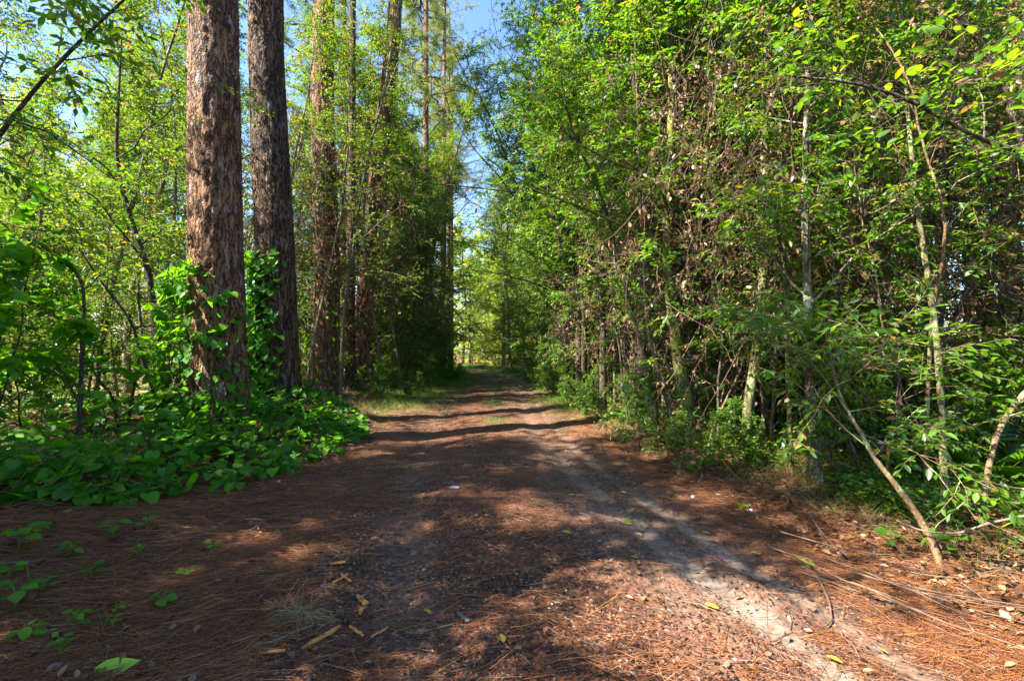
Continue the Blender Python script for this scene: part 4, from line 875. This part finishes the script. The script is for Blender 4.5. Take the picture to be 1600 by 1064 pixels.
for i, (a, b, c_, d) in enumerate([(1250, 900, 1590, 1000), (1290, 880, 1600, 985), (1330, 905, 1600, 960), (1380, 920, 1610, 1010), (1200, 868, 1420, 960), (1330, 930, 1600, 1040), (1450, 950, 1620, 975), (1220, 850, 1400, 890)]):
    stick(['highest', 'second', 'third', 'fourth', 'fifth', 'lowest and longest', 'short rightmost', 'leftmost'][i] + ' dead frond stalk of the heap on the right bank', [(a, b), ((a + c_) / 2, (b + d) / 2 + 6), (c_, d)], .004 + .001 * (i % 3), 'twig_brown', 'frond_stalk', group='dead stalks on the right bank', lift=.02 + .008 * i)

def chip(label, a, b, wpx, group='splinters of orange wood on the track', name='wood_splinter', m='split_wood', thick=.008, seed=0):
    rg = np.random.default_rng(seed + int(a[0])); A = gp(*a); B = gp(*b); o = (A + B) / 2; L = np.linalg.norm((B - A)[:2]); W = wpx * o[1] / F
    n = 9; u = np.linspace(-.5, .5, n); w = W * .5 * (1 - .35 * np.abs(u * 2) ** 3); V = []
    for i in range(n):
        e = rg.normal(0, .10, 2) * W
        h = thick * (1 + rg.normal(0, .15))
        V += [[u[i] * L, -w[i] + e[0], 0], [u[i] * L, w[i] + e[1], 0], [u[i] * L, w[i] * .8 + e[1], h], [u[i] * L, e[0] * .4, h * 1.35], [u[i] * L, -w[i] * .8 + e[0], h]]
    V = np.array(V); q = [[i * 5 + j, i * 5 + (j + 1) % 5, i * 5 + 5 + (j + 1) % 5, i * 5 + 5 + j] for i in range(n - 1) for j in range(5)]
    me = mesh(name, V, [np.array(q), np.array([[4, 3, 2, 1, 0], [n * 5 - 5, n * 5 - 4, n * 5 - 3, n * 5 - 2, n * 5 - 1]])], M[m])
    ob = obj(name, me, loc=(o[0], o[1], float(gz(o[0], o[1])) + .006)); ob.rotation_euler = (0, 0, math.atan2(B[1] - A[1], B[0] - A[0])); return tag(ob, label, 'wood chip', group)
chip('longest orange wood splinter below the dead grass tuft', (472, 1014), (532, 984), 9)
chip('orange splinter pointing right of the dark bark piece', (546, 980), (568, 995), 6)
chip('narrow pale splinter right of the bark piece', (580, 997), (606, 984), 4)
chip('pair like flat orange splinter above the tuft', (516, 882), (540, 881), 7)
chip('orange splinter in a small crossed heap, upper stroke', (520, 912), (545, 900), 4)
chip('orange splinter in a small crossed heap, lower stroke', (533, 898), (548, 912), 4)
chip('crumbly orange splinter standing above the bark piece', (558, 930), (572, 948), 9)
chip('small orange splinter below the crumbly one', (562, 962), (566, 952), 7)
chip('thin orange splinter at the bottom left of the long one', (400, 1026), (446, 1018), 4)
chip('dark slab of bark lying on the orange splinters', (524, 956), (544, 978), 13, None, 'bark_piece', 'bark_pine_dark', .018)
chip('grey flat chip in the middle of the track', (716, 960), (734, 972), 9, None, 'bark_piece', 'twig_grey', .006)

def tuft():
    p = gp(465, 965); n = 260; X0 = rng.normal(0, .045, n); Y0 = rng.normal(0, .02, n); a = rng.uniform(-.4, 3.6, n)
    D = np.stack([np.cos(a) * .8 + X0 * 6, rng.normal(-.3, .4, n), rng.uniform(.3, 1., n)], -1)
    Pt = walk(rng, np.stack([X0, Y0, 0 * X0], -1), D, rng.uniform(.08, .19, n), 6, .15, (0, 0, -.28)); Pt[:, :, 2] = np.maximum(Pt[:, :, 2], .004)
    v, q = tubes(Pt, np.full((n, 7), .0011) * np.linspace(1, .5, 7), 3)
    tag(obj('dead_grass_tuft', mesh('dead_grass_tuft', v, [q], M['dry_grass'], tint=np.repeat(rng.random(n), 21)), loc=(p[0], p[1], g1(p[0], p[1]))), 'tuft of straw coloured dead grass beside the longest splinter', 'grass tuft')
tuft()
def fleaf(label, px, py, size, rz, m='yellow_leaf', tmpl=LEAF10, tint=.5, tilt=.15, wide=.78, group='yellow leaves fallen on the track'):
    p = gp(px, py); rg = np.random.default_rng(px * 7 + py)
    V, Fs, tn = leaves(tmpl, np.array([[0, -size / 2, 0.]]), np.array([[0, 1., 0]]), np.array([[rg.normal(0, .2), 0, 1.]]), np.array([size]), np.array([tint]), wide)
    tn = np.clip(tn + rg.normal(0, .15, len(tn)), 0, 1)
    o = obj('fallen_leaf', mesh('fallen_leaf', V, Fs, M[m], tint=tn), loc=(p[0], p[1], g1(p[0], p[1]) + .018)); o.rotation_euler = (tilt, rg.normal(0, .15), rz)
    return tag(o, label, 'leaf', group)
for a in [(668, 960, .06, .9, 'curled yellow green leaf left of the track centre'), (785, 1002, .055, .3, 'pale yellow leaf standing up near the bottom centre'), (810, 1018, .035, 2, 'small yellow leaf just right of the pale one at bottom centre'),
          (760, 808, .04, 1.2, 'bright yellow leaf alone in the middle of the track'), (885, 835, .07, 1.3, 'yellow leaf by the first rut, upper of a cluster'), (893, 776, .07, 1.9, 'larger yellow leaf of the pair beside the upper rut'), (907, 776, .05, 1.2, 'smaller yellow leaf of the pair beside the upper rut'),
          (980, 820, .07, 1.6, 'long yellow leaf between the two ruts'), (1000, 822, .035, 1.2, 'tiny yellow leaf right of the long leaf between ruts'), (974, 772, .06, 1.4, 'yellow leaf on the ridge between the ruts'), (998, 838, .05, .7, 'orange yellow leaf at the top of the sunlit patch'),
          (1103, 836, .06, .9, 'yellow leaf on the brown verge beyond the ruts'), (1108, 893, .06, 1.8, 'yellow leaf on the sunlit right rut'), (1112, 952, .07, 1.0, 'folded lime yellow leaf on the lower sunlit patch'), (1006, 940, .05, 2.6, 'yellow leaf in the shadow of the sunlit patch'),
          (1180, 868, .06, 1.4, 'yellow leaf at the foot of the right verge'), (1260, 882, .09, .8, 'big yellow green leaf on the right verge'), (1304, 1036, .06, .9, 'yellow leaf at the bottom right on the pine needles'), (1380, 1022, .04, .4, 'small yellow leaf near the bottom right corner'),
          (905, 712, .04, 1.7, 'small green yellow leaf by the far rut'), (990, 874, .05, 1.2, 'yellow leaf lying in the upper sunlit patch')]:
    fleaf(a[4], a[0], a[1], a[2], a[3], tint=.25 + .5 * ((a[0] * 13) % 7) / 7)
fleaf('large fresh lime green leaf at the bottom left', 183, 1052, .13, -1.0, 'lime_leaf', HEART, .6, .25, .9, None)
fleaf('pinkish tan dead leaf on the far right bank', 1560, 945, .09, 1.1, 'leaf_dead', LEAF10, .8, .3, 1.2, None)
fleaf('upright tan dead leaf curled on the right bank', 1318, 875, .10, .2, 'leaf_dead', LEAF10, .6, 1.0, 1.0, None)
fleaf('brown leaf with a worn edge at the lower left corner', 18, 1033, .045, .4, 'leaf_dead', LEAF10, .5, .2, 1.6, None)

# ------------------------------------------------------------------ odd things in the right thicket
def blob(name, label, cat, p, rx, ry, rz_, m, seed, amp=.25, rot=0):
    th = np.linspace(0, 2 * np.pi, 28, endpoint=False); ph = np.linspace(.02, np.pi - .02, 18)
    PH, TH = np.meshgrid(ph, th, indexing='ij'); r = 1 + amp * (fbm(np.cos(TH) * 2 + seed, np.sin(TH) * 2 + PH * 2, seed, 3))
    V = np.stack([rx * r * np.sin(PH) * np.cos(TH), ry * r * np.sin(PH) * np.sin(TH), rz_ * r * np.cos(PH)], -1).reshape(-1, 3)
    idx = np.arange(18 * 28).reshape(18, 28); q = np.stack([idx[:-1], idx[1:], np.roll(idx[1:], -1, 1), np.roll(idx[:-1], -1, 1)], -1).reshape(-1, 4)
    o = obj(name, mesh(name, V, [q, np.array([idx[0]]), np.array([idx[-1][::-1]])], M[m], smooth=True), loc=tuple(p)); o.rotation_euler[2] = rot
    return tag(o, label, cat)
p = at(1282, 684, 5.6); z = g1(p[0], p[1])
blob('plastic_bag', 'crumpled pale blue plastic behind the white blotched tree', 'bag', (p[0], p[1], z + .11), .075, .06, .11, 'blue_plastic', 3, 1.0)
p = at(1250, 688, 5.7); z = g1(p[0], p[1])
blob('cardboard_heap', 'tan crumpled cardboard left of the blue plastic', 'cardboard', (p[0], p[1], z + .10), .09, .06, .11, 'tan_card', 8, .8)
p = at(1462, 705, 4.6)
blob('tree_stump', 'rounded mossy tan stump behind the lichen sapling', 'stump', (p[0], p[1], g1(p[0], p[1]) + .15), .10, .10, .36, 'bark_tan', 5, .25)
p = gp(1172, 800); blob('stone', 'small white stone on the leaf litter', 'stone', (p[0], p[1], g1(p[0], p[1]) + .012), .022, .018, .016, 'stone_pale', 6)
p = gp(1083, 778); blob('stone', 'tiny pale stone on the litter under the mossy trunk', 'stone', (p[0], p[1], g1(p[0], p[1]) + .010), .014, .012, .014, 'stone_pale', 7)
p = gp(710, 762); blob('stone', 'flat whitish stone set in the track near the centre', 'stone', (p[0], p[1], g1(p[0], p[1]) + .004), .05, .03, .012, 'stone_pale', 9)
# snapped stake: orange peg with a pale crosspiece
p = at(1388, 712, 4.2); zz = g1(p[0], p[1]); t = thing('broken_stake', 'snapped orange brown stake with a pale crosspiece behind the leaning stem', 'stake', (p[0], p[1], zz))
top = at(1393, 694, 4.2)[2] - zz
v, q = tubes(np.array([[[-.03, 0, -.05], [-.01, 0, top * .5], [.005, 0, top]]]), np.array([[.012, .014, .016]]), 7); obj('peg', mesh('peg', v, [q], M['split_wood']), t)
v, q = tubes(np.array([[[.012, 0, top + .008], [-.04, .01, top + .010], [-.09, .0, top + .014]]]), np.array([[.012, .013, .012]]), 7); obj('crosspiece', mesh('crosspiece', v, [q], M['stone_pale']), t)

# dwarf palmettos
def palmetto(label, p, n=7, s=.4, seed=0):
    rg = np.random.default_rng(seed); t = thing('palmetto', label, 'palmetto', tuple(p), 0, 'palmettos under the trees')
    for j in range(n):
        a = j * 2.4 + seed; e = .5 + .5 * rg.random(); d = np.array([math.cos(a) * math.cos(e), math.sin(a) * math.cos(e), math.sin(e)])
        L = s * rg.uniform(.7, 1.1); c = d * L; v, q = tubes(np.array([[[0, 0, 0], c * .5, c]]), np.array([[.005, .004, .003]]), 5)
        k = 17; f = np.linspace(-1.25, 1.25, k); side = nrm(np.cross(d, [0, 0, 1.])); nn = np.cross(side, d)
        D = d[None] * np.cos(f)[:, None] + side[None] * np.sin(f)[:, None] + [0, 0, -.12]
        LV, LF, _ = leaves(LEAFN, np.repeat(c[None], k, 0), D, np.repeat(nn[None], k, 0), np.full(k, L * .75), np.zeros(k), np.full(k, .28))
        VV, FF, tt = merge([(v, [q], None), (LV, LF, None)])
        obj('frond', mesh('frond', VV, FF, M['leaf_green'], tint=np.full(len(VV), rg.uniform(.1, .6))), t)
for i, (px, Yd, lb) in enumerate([(1525, 4.0, 'dark green palmetto between the two saplings'), (1560, 5.2, 'palmetto fan near the right edge'), (1150, 7.8, 'palmetto deep under the right trees'), (800, 33, 'palmetto at the bend')]):
    p = at(px, 600, Yd); palmetto(lb, (p[0], p[1], g1(p[0], p[1])), 8, .45, i)

# ------------------------------------------------------------------ beyond the left trees: wire fence and a white outbuilding
t = thing('wire_fence', 'wire fence with wooden posts along the sunlit meadow', 'fence', (-11.8, 0, 0))
xs = -11.8
for y in np.arange(2, 42, 3.0):
    z = g1(xs, y); v, q = tubes(np.array([[[0, y, z - .2], [.01, y, z + .6], [0, y, z + 1.3]]]), np.array([[.055, .05, .048]]), 8)
    obj('post', mesh('post', v, [q, np.array([[16, 17, 18, 19, 20, 21, 22, 23]])], M['fence_post']), t)
yy = np.arange(2, 41.1, .5); W = []
for h in np.arange(.08, 1.25, .15): W.append(np.stack([0 * yy - .055, yy, gz(xs + 0 * yy, yy) + h], -1))
v, q = tubes(np.array(W), np.full((len(W), len(yy)), .0022), 4)
yv = np.arange(2, 41, .15); vp = np.stack([np.stack([0 * yv - .055, yv, gz(xs + 0 * yv, yv) + .06], -1), np.stack([0 * yv - .055, yv, gz(xs + 0 * yv, yv) + 1.15], -1)], 1)
v2, q2 = tubes(vp, np.full((len(yv), 2), .0016), 4)
VV, FF, _ = merge([(v, [q], None), (v2, [q2], None)]); obj('wire_mesh', mesh('wire_mesh', VV, FF, M['wire']), t)
def boxm(x0, x1, y0, y1, z0, z1):
    V = np.array([[x, y, z] for z in (z0, z1) for x, y in ((x0, y0), (x1, y0), (x1, y1), (x0, y1))])
    return V, [np.array([[0, 3, 2, 1], [4, 5, 6, 7], [0, 1, 5, 4], [1, 2, 6, 5], [2, 3, 7, 6], [3, 0, 4, 7]])]
t = thing('outbuilding', 'white outbuilding with grey roof glimpsed beyond the meadow', 'building', (-24, 31, .2), .5)
obj('wall', mesh('wall', *boxm(-4, 4, -3, 3, 0, 2.6), M['wall_white']), t)
V = np.array([[-4.3, -3.4, 2.602], [4.3, -3.4, 2.602], [4.3, 3.4, 2.602], [-4.3, 3.4, 2.602], [-4.3, 0, 3.9], [4.3, 0, 3.9]])
obj('roof', mesh('roof', V, [np.array([[0, 1, 5, 4], [2, 3, 4, 5], [0, 3, 2, 1]]), np.array([[0, 4, 3], [1, 2, 5]])], M['roof_grey']), t)
obj('door', mesh('door', *boxm(-.5, .5, -3.04, -2.99, 0, 2.05), M['fence_post']), t)
for x in (-2.6, 2.2): obj('window', mesh('window', *boxm(x, x + 1, -3.03, -2.99, 1.0, 1.9), M['dark_glass']), t)

# ------------------------------------------------------------------ labels: say which of the many look-alikes each one is
LMK = [(0, 'left edge'), (128, 'arching dark tree'), (250, 'forking dark tree'), (338, 'thickest pine'), (435, 'dark barked pine'), (502, 'third pine'), (575, 'leaning pine'), (662, 'straight slim pine'),
       (765, 'end of the track'), (895, 'paired dark poles'), (1070, 'mossy leaning trunk'), (1237, 'short mossy stem'), (1270, 'white blotched tree'), (1350, 'leaning pale stem'), (1472, 'lichen sapling'), (1550, 'bent sapling'), (1600, 'right edge')]
ORD = ['nearest', 'second nearest', 'third nearest', 'fourth nearest', 'fifth nearest', 'sixth nearest', 'seventh nearest', 'eighth nearest', 'ninth nearest', 'tenth nearest', 'eleventh nearest', 'twelfth nearest']
AUTO = {'thin brown stems crowding the right edge', 'shrubs at the meadow edge on the left', 'leafy trees of the right thicket', 'distant leafy trees on the right', 'thin young trees on the right', 'bare stemmed thin trees on the right', 'deep trees of the right thicket', 'bushy saplings on the right',
        'leafy trees among the left pines', 'distant leafy trees on the left', 'leafy trees at the meadow edge', 'bushy saplings on the left', 'sunlit trees beyond the bend', 'trees beyond the meadow', 'trees on the horizon',
        'far trees on the right', 'low shrubs along the right edge', 'shrubs under the right hand trees', 'low shrubs on the left edge', 'heart leaved shrubs on the left', 'dead vines on the right', 'dead vines on the left',
        'pines set back on the left', 'pines behind the right thicket'}
KIND = {'young_tree': 'thin brown stem', 'pine_tree': 'tall pine', 'thicket_tree': 'leafy tree', 'thin_tree': 'thin young tree', 'pole_tree': 'bare thin tree', 'sapling': 'bushy sapling', 'oak_tree': 'yellow green tree',
        'sunlit_tree': 'sunlit tree', 'far_tree': 'hazy green far tree', 'shrub': 'low shrub', 'broad_leaf_shrub': 'heart leaved shrub', 'dead_vine': 'brown dead vine'}
bk = {}
for o in [o for o in COL.objects if o.parent is None and o.get('group') in AUTO]:
    x, y = o.location.x, max(.5, o.location.y); px = 800 + F * x / y
    if px <= 0: where = 'cut by the left edge' if y < 10 else 'far off at the left edge'
    elif px >= 1600: where = 'cut by the right edge' if y < 10 else 'far off at the right edge'
    else:
        d, nm = min((abs(px - a), b) for a, b in LMK[1:-1])
        if d < 22 * min(1, 12 / y) + 8: where = 'in line with the ' + nm
        else:
            i = max(k for k in range(len(LMK)) if LMK[k][0] <= px); where = 'between the %s and %s' % (LMK[i][1], LMK[i + 1][1])
    bk.setdefault((KIND[o.name.split('.')[0]], where), []).append(o)
for (kd, wh), L in bk.items():
    L.sort(key=lambda o: o.location.y)
    while len(ORD) < len(L):
        k = len(ORD) + 1; ORD.append((['', '', 'twenty ', 'thirty ', 'forty '][k // 10] + ['th', 'first', 'second', 'third', 'fourth', 'fifth', 'sixth', 'seventh', 'eighth', 'ninth'][k % 10] if k > 19 else ['thirteenth', 'fourteenth', 'fifteenth', 'sixteenth', 'seventeenth', 'eighteenth', 'nineteenth'][k - 13]) + ' nearest')
    for i, o in enumerate(L):
        o['label'] = '%s %s' % (kd, wh) if len(L) == 1 else '%s %s, %s' % (kd, wh, ORD[i] if i < len(ORD) else 'far behind the others')
